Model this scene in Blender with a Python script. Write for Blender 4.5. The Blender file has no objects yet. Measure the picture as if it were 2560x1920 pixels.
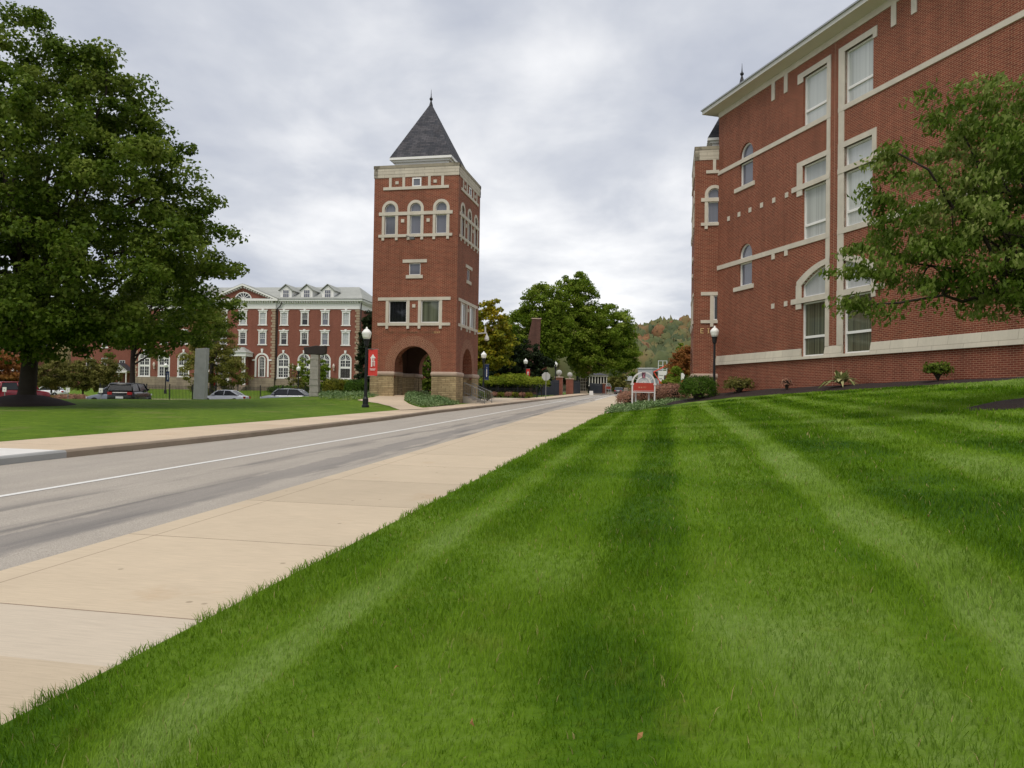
import bpy, math, random
import numpy as np
from mathutils import Matrix, Vector

# ------------------------------------------------------------------ camera, sky, sun, exposure
S = bpy.context.scene
COL = S.collection
F = 1930.0                                   # focal length in pixels of the 2560 px wide photograph
PITCH, ROLL = math.atan(33 / F), math.atan(.015)
CAM = Vector((0, 0, 1.7))
_f = Vector((0, math.cos(PITCH), math.sin(PITCH)))
_r0 = Vector((1, 0, 0)); _u0 = _r0.cross(_f)
_r = _r0 * math.cos(ROLL) + _u0 * math.sin(ROLL)
_u = -_r0 * math.sin(ROLL) + _u0 * math.cos(ROLL)
cam = bpy.data.objects.new('camera', bpy.data.cameras.new('camera'))
COL.objects.link(cam)
cam.matrix_world = Matrix(((_r.x, _u.x, -_f.x, CAM.x), (_r.y, _u.y, -_f.y, CAM.y), (_r.z, _u.z, -_f.z, CAM.z), (0, 0, 0, 1)))
cam.data.sensor_width = 36; cam.data.lens = F / 2560 * 36
cam.data.clip_start = .05; cam.data.clip_end = 5000
S.camera = cam

SUN_EL, SUN_AZ = math.radians(58), math.radians(205)      # azimuth clockwise from +Y
sd = Vector((math.sin(SUN_AZ) * math.cos(SUN_EL), math.cos(SUN_AZ) * math.cos(SUN_EL), math.sin(SUN_EL)))
sun = bpy.data.objects.new('sun', bpy.data.lights.new('sun', 'SUN'))
COL.objects.link(sun)
sun.data.energy = 1.5; sun.data.angle = math.radians(30); sun.data.color = (1, .93, .82)
sun.rotation_euler = sd.to_track_quat('Z', 'Y').to_euler(); sun.location = (0, -20, 60)

S.view_settings.view_transform = 'Standard'; S.view_settings.look = 'None'
S.view_settings.exposure = 0.34; S.view_settings.gamma = 1.0
S.cycles.use_adaptive_sampling = True; S.cycles.adaptive_threshold = .02
S.cycles.max_bounces = 6; S.cycles.transparent_max_bounces = 6
try: S.cycles.use_denoising = True
except Exception: pass


def L_(nt, a, b): nt.links.new(a, b)


def N_(nt, t, **kw):
    n = nt.nodes.new(t)
    for k, v in kw.items():
        if k == 'op': n.operation = v
        elif k.startswith('i'):
            n.inputs[int(k[1:])].default_value = v
        else: setattr(n, k, v)
    return n


def math_(nt, op, a, b=None, c=None):
    n = nt.nodes.new('ShaderNodeMath'); n.operation = op
    for i, x in enumerate((a, b, c)):
        if x is None: continue
        if isinstance(x, (int, float)): n.inputs[i].default_value = x
        else: L_(nt, x, n.inputs[i])
    return n.outputs[0]


def noise(nt, vec, scale, detail=3, rough=.55, dist=0.0, dims='3D'):
    n = nt.nodes.new('ShaderNodeTexNoise'); n.noise_dimensions = dims
    n.inputs['Scale'].default_value = scale; n.inputs['Detail'].default_value = detail
    n.inputs['Roughness'].default_value = rough; n.inputs['Distortion'].default_value = dist
    if vec is not None: L_(nt, vec, n.inputs['W' if dims == '1D' else 'Vector'])
    return n.outputs['Fac']


def ramp(nt, fac, stops, interp='LINEAR'):
    n = nt.nodes.new('ShaderNodeValToRGB'); cr = n.color_ramp; cr.interpolation = interp
    while len(cr.elements) < len(stops): cr.elements.new(.5)
    for e, (p, c) in zip(cr.elements, stops):
        e.position = p; e.color = (c[0], c[1], c[2], 1) if hasattr(c, '__len__') else (c, c, c, 1)
    L_(nt, fac, n.inputs[0]); return n.outputs[0]


def mixc(nt, fac, a, b, mode='MIX'):
    n = nt.nodes.new('ShaderNodeMix'); n.data_type = 'RGBA'; n.blend_type = mode
    for sock, x in ((n.inputs[0], fac), (n.inputs[6], a), (n.inputs[7], b)):
        if isinstance(x, (int, float)): sock.default_value = x
        elif isinstance(x, (tuple, list)): sock.default_value = (x[0], x[1], x[2], 1)
        else: L_(nt, x, sock)
    return n.outputs[2]


W = bpy.data.worlds.new('World'); S.world = W; W.use_nodes = True
nt = W.node_tree; nt.nodes.clear()
out = nt.nodes.new('ShaderNodeOutputWorld'); bg = nt.nodes.new('ShaderNodeBackground')
bg.inputs['Strength'].default_value = .094
sky = nt.nodes.new('ShaderNodeTexSky'); sky.sky_type = 'NISHITA'; sky.sun_disc = False
sky.sun_elevation = SUN_EL; sky.sun_rotation = SUN_AZ; sky.air_density = 1.0; sky.dust_density = 2.0
tc = nt.nodes.new('ShaderNodeTexCoord'); sep = nt.nodes.new('ShaderNodeSeparateXYZ'); L_(nt, tc.outputs['Generated'], sep.inputs[0])
zc = math_(nt, 'ADD', math_(nt, 'MAXIMUM', sep.outputs[2], 0.0), .17)
cmb = nt.nodes.new('ShaderNodeCombineXYZ')
L_(nt, math_(nt, 'DIVIDE', sep.outputs[0], zc), cmb.inputs[0]); L_(nt, math_(nt, 'DIVIDE', sep.outputs[1], zc), cmb.inputs[1])
mp = nt.nodes.new('ShaderNodeMapping'); mp.inputs['Location'].default_value = (3.35, 1.2, 2.0); mp.inputs['Scale'].default_value = (1.0, .8, 1)
L_(nt, cmb.outputs[0], mp.inputs[0])
n1 = noise(nt, mp.outputs[0], .62, 6, .5, .35); n2 = noise(nt, mp.outputs[0], 2.6, 5, .55, .2)
nn = math_(nt, 'ADD', math_(nt, 'MULTIPLY', n1, .72), math_(nt, 'MULTIPLY', n2, .28))
cl = ramp(nt, nn, [(.40, (4.6, 4.88, 5.6)), (.465, (5.7, 5.92, 6.45)), (.525, (7.4, 7.5, 7.78)), (.59, (9.15, 9.15, 9.2))])
sk = mixc(nt, .94, sky.outputs[0], cl)
L_(nt, sk, bg.inputs['Color']); L_(nt, bg.outputs[0], out.inputs[0])

rng = np.random.default_rng(7); random.seed(7)
# ------------------------------------------------------------------ coordinates
A11 = math.atan2(.2, .9798)                     # the road runs 11.5 degrees right of the view
ER, ES = Vector((.9798, -.2, 0)), Vector((.2, .9798, 0))


def ray(px, py):
    d = _f + _r * ((px - 1280) / F) - _u * ((py - 960) / F); return d / d.y


def at(px, py, Y): return CAM + ray(px, py) * Y


def uv_(x, y): return x * .2 + y * .9798, x * .9798 - y * .2


def xy_(u, v): return u * .2 + v * .9798, u * .9798 - v * .2


def sst(a, b, x):
    t = np.clip((np.asarray(x, float) - a) / (b - a), 0, 1); return t * t * (3 - 2 * t)


def plane(Y):
    Y = np.asarray(Y, float)
    return np.where(Y < 130, .018 * Y, 2.34 + .010 * (np.minimum(Y, 260) - 130))


def edge_right(Y):                               # inner edge of the near lawn
    return .204 * np.asarray(Y, float) - 3.12 - .0145 * np.clip(Y, 0, 60)


WALLP = ([-30, 0, 15, 29.7, 36, 45.9, 51.4, 53, 62, 80, 100, 140], [3.9, 3.75, 3.4, 2.72, 2.5, 2.1, 1.8, 1.6, 1.75, 1.9, 2.2, 2.9])


def wall_x(Y):
    Y = np.asarray(Y, float)
    return np.where(Y < 52, 13.7 + .276 * (51.9 - Y) - .75, 12.6 + .204 * (Y - 52))


def G(x, y):
    """height of the grassed ground"""
    x, y = np.asarray(x, float), np.asarray(y, float)
    p = plane(y)
    ex, wx = edge_right(y), wall_x(y)
    t = np.clip((x - ex) / np.maximum(wx - ex, .5), 0, 1.0)
    zr = (p + .03) + (np.interp(y, *WALLP) - p - .03) * t ** 1.12
    zl = np.interp(y, [-40, 0, 40, 52, 60, 84, 110, 127, 150, 260], [.0, .14, .86, 1.06, .52, .55, .85, 2.1, 2.5, 3.0])
    near = p + .14 + .45 * sst(-3.5, -7, x) * sst(46, 56, y) * (1 - sst(66, 80, y))
    bl = sst(-23, -13, x)
    zl = zl + .2 * sst(-40, -14, x) * sst(30, 52, y) * (1 - sst(54, 60, y))
    zL = zl * (1 - bl) + near * bl
    u, v = uv_(x, y)
    return np.where(v > -9, zr, zL)


def Gf(x, y): return float(G(x, y))


def on_ground(px, py, off=0.0):
    d = ray(px, py); lo, hi = 2.0, 200.0; prev = lo
    for t in np.arange(2.0, 240, .25):
        p = CAM + d * float(t)
        if p.z < Gf(p.x, p.y) + off: break
        prev = float(t)
    return CAM + d * prev


# ------------------------------------------------------------------ mesh helpers
ORG = {}


def link(o, parent):
    COL.objects.link(o)
    if parent is not None: o.parent = parent
    return o


def org(parent):
    while parent is not None and parent.parent is not None: parent = parent.parent
    return ORG.get(parent.name, Vector((0, 0, 0))) if parent is not None else Vector((0, 0, 0))


class MB:
    def __init__(s, M=None): s.v, s.f, s.uv, s.M = [], [], {}, M or Matrix.Identity(4)

    def face(s, pts, uv=None):
        b = len(s.v); s.v += [tuple(s.M @ Vector(p)) for p in pts]; s.f.append(tuple(range(b, b + len(pts))))
        if uv: s.uv[len(s.f) - 1] = uv
        return s

    def box(s, x0, x1, y0, y1, z0, z1):
        P = [(x0, y0, z0), (x1, y0, z0), (x1, y1, z0), (x0, y1, z0), (x0, y0, z1), (x1, y0, z1), (x1, y1, z1), (x0, y1, z1)]
        b = len(s.v); s.v += [tuple(s.M @ Vector(p)) for p in P]
        s.f += [tuple(b + i for i in q) for q in ((0, 3, 2, 1), (4, 5, 6, 7), (0, 1, 5, 4), (1, 2, 6, 5), (2, 3, 7, 6), (3, 0, 4, 7))]
        return s

    def loft(s, rings, cap=True, closed=True):
        n = len(rings[0]); b = len(s.v)
        for r in rings: s.v += [tuple(s.M @ Vector(p)) for p in r]
        for i in range(len(rings) - 1):
            for j in range(n if closed else n - 1):
                k = (j + 1) % n
                s.f.append((b + i * n + j, b + i * n + k, b + (i + 1) * n + k, b + (i + 1) * n + j))
        if cap:
            s.f.append(tuple(b + j for j in reversed(range(n)))); e = b + (len(rings) - 1) * n
            s.f.append(tuple(e + j for j in range(n)))
        return s

    def lathe(s, prof, c=(0, 0, 0), n=14):
        return s.loft([[(c[0] + r * math.cos(2 * math.pi * k / n), c[1] + r * math.sin(2 * math.pi * k / n), c[2] + z) for k in range(n)] for r, z in prof])

    def tube(s, pts, rad, n=8):
        pts = [Vector(p) for p in pts]; rings = []
        if not hasattr(rad, '__len__'): rad = [rad] * len(pts)
        for i, p in enumerate(pts):
            d = (pts[min(i + 1, len(pts) - 1)] - pts[max(i - 1, 0)]).normalized()
            a = d.orthogonal().normalized() if i == 0 else (a - d * a.dot(d)).normalized()
            c = d.cross(a)
            rings.append([p + (a * math.cos(2 * math.pi * k / n) + c * math.sin(2 * math.pi * k / n)) * rad[i] for k in range(n)])
        return s.loft(rings)

    def prism(s, poly, y0, y1):                 # polygon in x,z extruded along y
        n = len(poly)
        return s.loft([[(x, y0, z) for x, z in poly], [(x, y1, z) for x, z in poly]])

    def ring(s, inner, outer, y0, y1, uvr=None):  # strip between two polylines in x,z; front at y0
        L = 0
        for i in range(len(inner) - 1):
            a, b, c, d = inner[i], inner[i + 1], outer[i + 1], outer[i]
            dl = math.hypot(c[0] - d[0], c[1] - d[1])
            s.face([(a[0], y0, a[1]), (b[0], y0, b[1]), (c[0], y0, c[1]), (d[0], y0, d[1])], [(0, L), (0, L + dl), (uvr, L + dl), (uvr, L)] if uvr else None)
            L += dl
            s.face([(d[0], y0, d[1]), (c[0], y0, c[1]), (c[0], y1, c[1]), (d[0], y1, d[1])])
            s.face([(b[0], y0, b[1]), (a[0], y0, a[1]), (a[0], y1, a[1]), (b[0], y1, b[1])])
        for P, Q in ((inner[0], outer[0]), (outer[-1], inner[-1])):
            s.face([(P[0], y0, P[1]), (Q[0], y0, Q[1]), (Q[0], y1, Q[1]), (P[0], y1, P[1])])
        return s

    def build(s, name, mat, parent=None, smooth=False, bevel=0):
        me = bpy.data.meshes.new(name); o0 = org(parent)
        me.from_pydata([(x - o0.x, y - o0.y, z - o0.z) for x, y, z in s.v], [], s.f)
        uvl = me.uv_layers.new(name='UVMap')
        V = np.array(s.v)
        data = []
        for i, f in enumerate(s.f):
            if i in s.uv: data += s.uv[i]; continue
            P = V[list(f)]; nn = np.zeros(3)
            for k in range(len(P)):
                a, b = P[k], P[(k + 1) % len(P)]; nn += np.cross(a, b)
            ln = np.linalg.norm(nn); nn = nn / ln if ln > 1e-12 else np.array([0, 0, 1.])
            if abs(nn[2]) < .75:
                t = np.array([-nn[1], nn[0]]); t /= np.linalg.norm(t) + 1e-9
                if abs(nn[2]) < .05: data += [(float(p[0] * t[0] + p[1] * t[1]), float(p[2])) for p in P]
                else:
                    q = np.cross(nn, [t[0], t[1], 0]); data += [(float(p[0] * t[0] + p[1] * t[1]), float(p @ q)) for p in P]
            else: data += [(float(p[0]), float(p[1])) for p in P]
        uvl.data.foreach_set('uv', np.array(data, dtype=np.float32).ravel())
        if isinstance(mat, (list, tuple)):
            for m in mat: me.materials.append(m)
        else: me.materials.append(mat)
        if smooth: me.polygons.foreach_set('use_smooth', [True] * len(me.polygons))
        me.update()
        o = link(bpy.data.objects.new(name, me), parent)
        if bevel:
            m = o.modifiers.new('bevel', 'BEVEL'); m.width = bevel; m.segments = 2; m.limit_method = 'ANGLE'
        return o


def mesh_np(name, verts, faces, mat, parent=None, rnd=None, smooth=False):
    """verts (n,3); faces list of int arrays (m,k)"""
    o0 = org(parent); v = np.asarray(verts, np.float32) - np.array(o0, np.float32)
    me = bpy.data.meshes.new(name); me.vertices.add(len(v)); me.vertices.foreach_set('co', v.ravel())
    tot = sum(f.size for f in faces); np_ = sum(len(f) for f in faces)
    me.loops.add(tot); me.polygons.add(np_)
    me.loops.foreach_set('vertex_index', np.concatenate([f.ravel() for f in faces]).astype(np.int32))
    st, k = [], 0
    for f in faces: st.append(k + np.arange(len(f)) * f.shape[1]); k += f.size
    me.polygons.foreach_set('loop_start', np.concatenate(st).astype(np.int32))
    if smooth: me.polygons.foreach_set('use_smooth', [True] * np_)
    me.update(calc_edges=True)
    if rnd is not None:
        a = me.attributes.new('rnd', 'FLOAT', 'POINT'); a.data.foreach_set('value', np.asarray(rnd, np.float32))
    me.materials.append(mat)
    return link(bpy.data.objects.new(name, me), parent)


def tag(o, label=None, cat=None, group=None, kind=None):
    if label: o['label'] = label
    if cat: o['category'] = cat
    if group: o['group'] = group
    if kind: o['kind'] = kind
    return o


def thing(name, label, cat, loc=(0, 0, 0), rotz=0, group=None):
    o = bpy.data.objects.new(name, None); COL.objects.link(o); o.empty_display_size = .3
    o.location = loc; o.rotation_euler = (0, 0, rotz); ORG[o.name] = Vector(loc)
    return tag(o, label, cat, group)


def copy_tree(o, parent=None):
    c = o.copy(); COL.objects.link(c)
    if parent: c.parent = parent
    for ch in o.children: copy_tree(ch, c)
    return c


def Rz(a, loc=(0, 0, 0)): return Matrix.Translation(loc) @ Matrix.Rotation(a, 4, 'Z')


# ------------------------------------------------------------------ materials
MATS = {}


def principled(name):
    m = bpy.data.materials.new(name); m.use_nodes = True; nt = m.node_tree
    return m, nt, nt.nodes['Principled BSDF']


def pos(nt): return nt.nodes.new('ShaderNodeNewGeometry').outputs['Position']


def plain(name, col, rough=.7, amt=.12, scale=4.0, spec=.35, metal=0.0, bump=0.0, coat=0.0):
    if name in MATS: return MATS[name]
    m, nt, b = principled(name)
    co = nt.nodes.new('ShaderNodeTexCoord').outputs['Object']
    n = noise(nt, co, scale, 5, .6)
    c = mixc(nt, n, tuple(max(0, x * (1 - amt * 1.6)) for x in col), tuple(min(1, x * (1 + amt * 1.6)) for x in col))
    L_(nt, c, b.inputs['Base Color']); b.inputs['Roughness'].default_value = rough; b.inputs['Metallic'].default_value = metal
    b.inputs['Specular IOR Level'].default_value = spec
    if coat: b.inputs['Coat Weight'].default_value = coat; b.inputs['Coat Roughness'].default_value = .08
    if bump:
        bp = nt.nodes.new('ShaderNodeBump'); bp.inputs['Strength'].default_value = bump; bp.inputs['Distance'].default_value = .02
        L_(nt, noise(nt, co, scale * 6, 5), bp.inputs['Height']); L_(nt, bp.outputs[0], b.inputs['Normal'])
    MATS[name] = m; return m


def brickmat(name, c1, c2, mortar, bw, rh, ms, swap=False, var=.5, stain=.12, bump=.35, squash=1.0, rough=.85):
    m, nt, b = principled(name)
    uv = nt.nodes.new('ShaderNodeUVMap'); uv.uv_map = 'UVMap'
    t = nt.nodes.new('ShaderNodeTexBrick'); t.inputs['Scale'].default_value = 1
    t.inputs['Brick Width'].default_value = bw; t.inputs['Row Height'].default_value = rh
    t.inputs['Mortar Size'].default_value = ms; t.inputs['Mortar Smooth'].default_value = .2; t.inputs['Bias'].default_value = 0
    t.squash = squash; t.squash_frequency = 3
    t.inputs['Color1'].default_value = (*c1, 1); t.inputs['Color2'].default_value = (*c2, 1); t.inputs['Mortar'].default_value = (*mortar, 1)
    L_(nt, uv.outputs[0], t.inputs[0])
    p = pos(nt)
    big = noise(nt, p, .45, 4, .6); fine = noise(nt, p, 9, 3, .6)
    f = math_(nt, 'ADD', math_(nt, 'MULTIPLY', big, stain * 2.4), math_(nt, 'MULTIPLY', fine, stain * 1.2))
    f = math_(nt, 'ADD', f, 1 - stain * 1.8)
    mv = nt.nodes.new('ShaderNodeMapping'); mv.inputs['Scale'].default_value = (1.6, 1.6, .12); L_(nt, p, mv.inputs[0])
    stk = ramp(nt, noise(nt, mv.outputs[0], 1.0, 5, .7), [(.40, 1.0), (.72, 1 - stain * 1.2)])
    f = math_(nt, 'MULTIPLY', f, stk)
    cc = mixc(nt, 1.0, t.outputs['Color'], f, 'MULTIPLY')
    L_(nt, cc, b.inputs['Base Color']); b.inputs['Roughness'].default_value = rough; b.inputs['Specular IOR Level'].default_value = .25
    bp = nt.nodes.new('ShaderNodeBump'); bp.inputs['Strength'].default_value = bump; bp.inputs['Distance'].default_value = .012; bp.invert = True
    L_(nt, math_(nt, 'ADD', t.outputs['Fac'], math_(nt, 'MULTIPLY', fine, .5)), bp.inputs['Height']); L_(nt, bp.outputs[0], b.inputs['Normal'])
    MATS[name] = m; return m


BRICK = brickmat('red_brick', (.156, .036, .0205), (.240, .060, .033), (.38, .22, .138), .29, .088, .012, stain=.2)
ARCHB = brickmat('arch_brick', (.140, .033, .019), (.19, .050, .028), (.46, .28, .18), .245, .085, .014)
HALLB = brickmat('hall_brick', (.20, .068, .047), (.245, .086, .060), (.30, .145, .10), .25, .08, .006)
STONE = brickmat('cast_stone', (.53, .475, .385), (.585, .53, .43), (.33, .285, .22), 1.55, .235, .012, stain=.14, bump=.15)
TRIM = plain('limestone_trim', (.56, .51, .425), .8, .14, 1.6, bump=.12)
WATERT = brickmat('water_table_stone', (.54, .49, .40), (.60, .545, .445), (.37, .32, .25), 1.7, 3.0, .012, stain=.12, bump=.1)
RUBBLE = brickmat('sandstone_ashlar', (.49, .375, .21), (.34, .25, .135), (.20, .15, .085), .58, .135, .012, stain=.34, bump=.9, squash=.55)
CAPST = plain('pink_sandstone', (.43, .325, .255), .8, .15, 3, bump=.25)
HALLST = brickmat('grey_sandstone', (.33, .27, .195), (.26, .21, .155), (.18, .145, .105), 1.3, .42, .02, stain=.25, bump=.5)
QUOIN = plain('quoin_stone', (.36, .275, .19), .85, .15, 3)
WHITE = plain('white_paint', (.78, .77, .74), .5, .04, 3)
WHITEG = plain('white_globe', (.84, .84, .80), .25, .03, 6, spec=.5)
SOFFIT = plain('soffit_paint', (.62, .59, .52), .7, .06, 1)
GREYROOF = brickmat('grey_metal_roof', (.34, .35, .325), (.38, .39, .36), (.26, .27, .25), 9, .55, .03, stain=.12, bump=.3)
SLATE = brickmat('slate_shingles', (.052, .055, .066), (.105, .10, .11), (.03, .03, .036), .42, .17, .012, stain=.3, bump=.6)
BLACK = plain('black_iron', (.012, .012, .014), .45, .2, 5)
DARK = plain('dark_interior', (.010, .009, .008), .9, .2, 2)
INNER = plain('darkened_inner_wall', (.10, .06, .045), .9, .2, 2)  # gloom of the gateway is put into the inner wall colour
NAVY = plain('navy_banner', (.012, .026, .085), .8, .1, 5)
RED = plain('red_banner', (.62, .055, .045), .8, .07, 5)
SIGNRED = plain('red_sign_paint', (.50, .062, .04), .5, .06, 5)
STEEL = plain('galvanised_steel', (.24, .24, .235), .45, .1, 6, metal=.4)
CONC = plain('grey_granite', (.42, .42, .42), .8, .16, 2.5, bump=.3)
BARK = plain('bark', (.040, .030, .022), .95, .3, 6, bump=.9)
BARKG = plain('bark_grey', (.105, .092, .078), .95, .3, 6, bump=.9)
BRONZE = plain('bronze_letters', (.16, .085, .045), .55, .2, 8, metal=.2)
GOLD = plain('gold_letters', (.62, .43, .2), .45, .1, 8, metal=.2)
MULCH = plain('mulch', (.030, .019, .016), .95, .45, 16, bump=1.0)
TYRE = plain('tyre_rubber', (.012, .012, .012), .85, .1, 9)
RIM = plain('alloy_rim', (.35, .35, .36), .3, .05, 9, metal=.7)


def glassmat(name, base, rough=.04, stripes=0.0, vstr=7.0, spec=.75, grad=None):
    if name in MATS: return MATS[name]
    m, nt, b = principled(name)
    uv = nt.nodes.new('ShaderNodeUVMap'); sp = nt.nodes.new('ShaderNodeSeparateXYZ'); L_(nt, uv.outputs[0], sp.inputs[0])
    n = noise(nt, sp.outputs[0], vstr, 4, .7, dims='1D')
    c = mixc(nt, ramp(nt, n, [(.38, 0), (.62, 1)]), tuple(x * (1 - stripes) for x in base), tuple(x * (1 + stripes) for x in base))
    L_(nt, c, b.inputs['Base Color']); b.inputs['Roughness'].default_value = rough; b.inputs['Specular IOR Level'].default_value = spec
    bp = nt.nodes.new('ShaderNodeBump'); bp.inputs['Strength'].default_value = .05; bp.inputs['Distance'].default_value = .01
    L_(nt, noise(nt, pos(nt), 1.5, 2), bp.inputs['Height']); L_(nt, bp.outputs[0], b.inputs['Normal'])
    MATS[name] = m; return m


GLASS_BLIND = glassmat('glass_with_pale_blinds', (.47, .49, .47), .05, .06, 5)
GLASS_CURT = glassmat('glass_with_green_curtains', (.085, .092, .06), .04, .45, 6)
GLASS_SKY = glassmat('glass_painted_sky_reflection', (.13, .135, .165), .05, .06, 2)  # reflected sky is painted into the pane's base colour
GLASS_REFL = glassmat('glass_painted_tree_reflection', (.10, .11, .075), .04, .35, 2.2)  # greenish base streaks paint a reflection of trees on the pane
GLASS_BLIND2 = glassmat('glass_with_parted_blinds', (.44, .46, .44), .05, .16, 2.6)
GLASS_DARK = glassmat('dark_glass', (.012, .013, .015), .04, .3, 3, .6)
GLASS_GREY = glassmat('glass_with_grey_shade', (.42, .44, .44), .08, .05, 4)
GLASS_CAR = glassmat('tinted_car_glass', (.018, .02, .024), .12, .1, 3, .28)


def leafmat(name, dark, mid, light, rough=.55, trans=.35, extra=None):
    m, nt, b = principled(name)
    a = nt.nodes.new('ShaderNodeAttribute'); a.attribute_name = 'rnd'
    big = noise(nt, pos(nt), .55, 3, .6)
    f = math_(nt, 'ADD', math_(nt, 'MULTIPLY', a.outputs['Fac'], .7), math_(nt, 'MULTIPLY', math_(nt, 'SUBTRACT', big, .35), 1.0))
    st = [(.05, dark), (.45, mid), (.85, light)]
    if extra: st.append((.985, light)); st.append((1.0, extra))
    c = ramp(nt, f, st)
    L_(nt, c, b.inputs['Base Color']); b.inputs['Roughness'].default_value = rough; b.inputs['Specular IOR Level'].default_value = .14
    tr = nt.nodes.new('ShaderNodeBsdfTranslucent'); L_(nt, c, tr.inputs['Color'])
    mx = nt.nodes.new('ShaderNodeMixShader'); mx.inputs[0].default_value = trans
    o = nt.nodes['Material Output']; L_(nt, b.outputs[0], mx.inputs[1]); L_(nt, tr.outputs[0], mx.inputs[2]); L_(nt, mx.outputs[0], o.inputs[0])
    MATS[name] = m; return m


LEAF_OAK = leafmat('leaf_dark_green', (.032, .062, .005), (.090, .145, .012), (.23, .285, .05), trans=.42)
LEAF_MID = leafmat('leaf_mid_green', (.052, .095, .006), (.14, .215, .014), (.30, .36, .055), trans=.45)
LEAF_NEAR = leafmat('leaf_near_tree', (.044, .085, .008), (.12, .188, .020), (.34, .385, .12), extra=(.5, .22, .02), trans=.45)
LEAF_YEL = leafmat('leaf_yellow_green', (.09, .12, .01), (.22, .23, .018), (.46, .34, .02))
LEAF_OLIVE = leafmat('leaf_olive', (.06, .075, .014), (.15, .15, .034), (.26, .235, .065))
LEAF_CYP = leafmat('leaf_olive_feathery', (.085, .105, .015), (.20, .205, .035), (.34, .31, .09))
LEAF_ORANGE = leafmat('leaf_orange', (.14, .055, .016), (.27, .10, .028), (.36, .19, .05))
LEAF_DARK = leafmat('leaf_very_dark', (.008, .016, .006), (.02, .036, .012), (.05, .07, .025))
LEAF_BOX = leafmat('leaf_boxwood', (.018, .048, .004), (.045, .10, .008), (.10, .18, .02), trans=.2)
LEAF_HEDGE = leafmat('leaf_bright_hedge', (.10, .15, .01), (.21, .27, .02), (.34, .37, .04), trans=.25)
LEAF_YEW = leafmat('leaf_golden_shrub', (.055, .075, .006), (.135, .15, .012), (.24, .22, .02), trans=.25)
LEAF_RED = leafmat('leaf_barberry', (.20, .095, .066), (.35, .18, .125), (.46, .27, .18), trans=.25)
LEAF_COVER = leafmat('leaf_groundcover', (.075, .14, .045), (.16, .25, .095), (.30, .38, .19), trans=.2)
LEAF_HOSTA = leafmat('leaf_variegated', (.05, .09, .02), (.18, .24, .07), (.45, .42, .22), trans=.2)
LEAF_TAN = leafmat('leaf_ornamental_grass', (.10, .12, .04), (.21, .21, .09), (.34, .31, .16), trans=.2)
LEAF_HILL = leafmat('leaf_autumn_forest', (.028, .038, .016), (.075, .078, .030), (.115, .10, .045), trans=.1, rough=.8)


def uvcoords(nt):
    sp = nt.nodes.new('ShaderNodeSeparateXYZ'); L_(nt, pos(nt), sp.inputs[0])
    u = math_(nt, 'ADD', math_(nt, 'MULTIPLY', sp.outputs[0], .2), math_(nt, 'MULTIPLY', sp.outputs[1], .9798))
    v = math_(nt, 'SUBTRACT', math_(nt, 'MULTIPLY', sp.outputs[0], .9798), math_(nt, 'MULTIPLY', sp.outputs[1], .2))
    return u, v


def grass_color(nt, k=1.0, stripe=1.0):
    u, v = uvcoords(nt); p = pos(nt)
    wob = math_(nt, 'MULTIPLY', math_(nt, 'SUBTRACT', noise(nt, p, .35, 2), .5), .6)
    a = math_(nt, 'ADD', v, wob)
    d = math_(nt, 'ADD', math_(nt, 'ADD', math_(nt, 'MULTIPLY', u, .62), math_(nt, 'MULTIPLY', v, .78)), math_(nt, 'MULTIPLY', wob, .8))
    s2 = noise(nt, d, .5, 1.5, .5, dims='1D')
    prof = [(-3.3, .45), (-2.6, .36), (-2.2, .8), (-1.8, .36), (-1.1, .52), (-.6, .42), (-.4, .16), (-.02, .14), (.22, .62), (1.1, .6), (1.35, .36), (1.6, .95), (1.95, .9), (2.3, .16), (3.0, .12), (3.4, .6), (3.9, .8), (4.4, .22), (5.0, .3), (5.5, .8), (6.1, .2), (6.8, .66), (7.6, .22), (8.4, .7), (9.2, .25), (10.5, .6)]
    rp_ = nt.nodes.new('ShaderNodeFloatCurve'); cv = rp_.mapping.curves[0]
    P_ = [((q + 3.5) / 14.5, w_) for q, w_ in prof]
    cv.points[0].location = P_[0]; cv.points[1].location = P_[-1]
    for q in P_[1:-1]: cv.points.new(*q)
    rp_.mapping.update(); L_(nt, math_(nt, 'MINIMUM', math_(nt, 'MAXIMUM', math_(nt, 'DIVIDE', math_(nt, 'ADD', a, 3.5), 14.5), .02), .98), rp_.inputs['Value'])
    s1 = rp_.outputs[0]
    n3 = noise(nt, p, 1.1, 4, .6); n4 = noise(nt, p, 14, 3, .65)
    s1 = math_(nt, 'MULTIPLY', math_(nt, 'SUBTRACT', s1, .46), .76 * stripe); s2 = math_(nt, 'MULTIPLY', math_(nt, 'SUBTRACT', s2, .5), 1.1 * stripe)
    f = math_(nt, 'ADD', math_(nt, 'ADD', s1, s2), .5)
    f = math_(nt, 'ADD', f, math_(nt, 'MULTIPLY', math_(nt, 'SUBTRACT', n3, .5), .42)); f = math_(nt, 'ADD', f, math_(nt, 'MULTIPLY', math_(nt, 'SUBTRACT', n4, .5), .6))
    thatch = ramp(nt, noise(nt, p, 2.3, 5, .75), [(.56, 0), (.74, .42 * min(1, stripe))])
    return mixc(nt, thatch, ramp(nt, f, [(.08, (.028 * k, .088 * k, .001 * k)), (.36, (.078 * k, .166 * k, .003 * k)), (.62, (.130 * k, .230 * k, .012 * k)), (.92, (.205 * k, .305 * k, .062 * k))]), (.20 * k, .20 * k, .035 * k))


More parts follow.
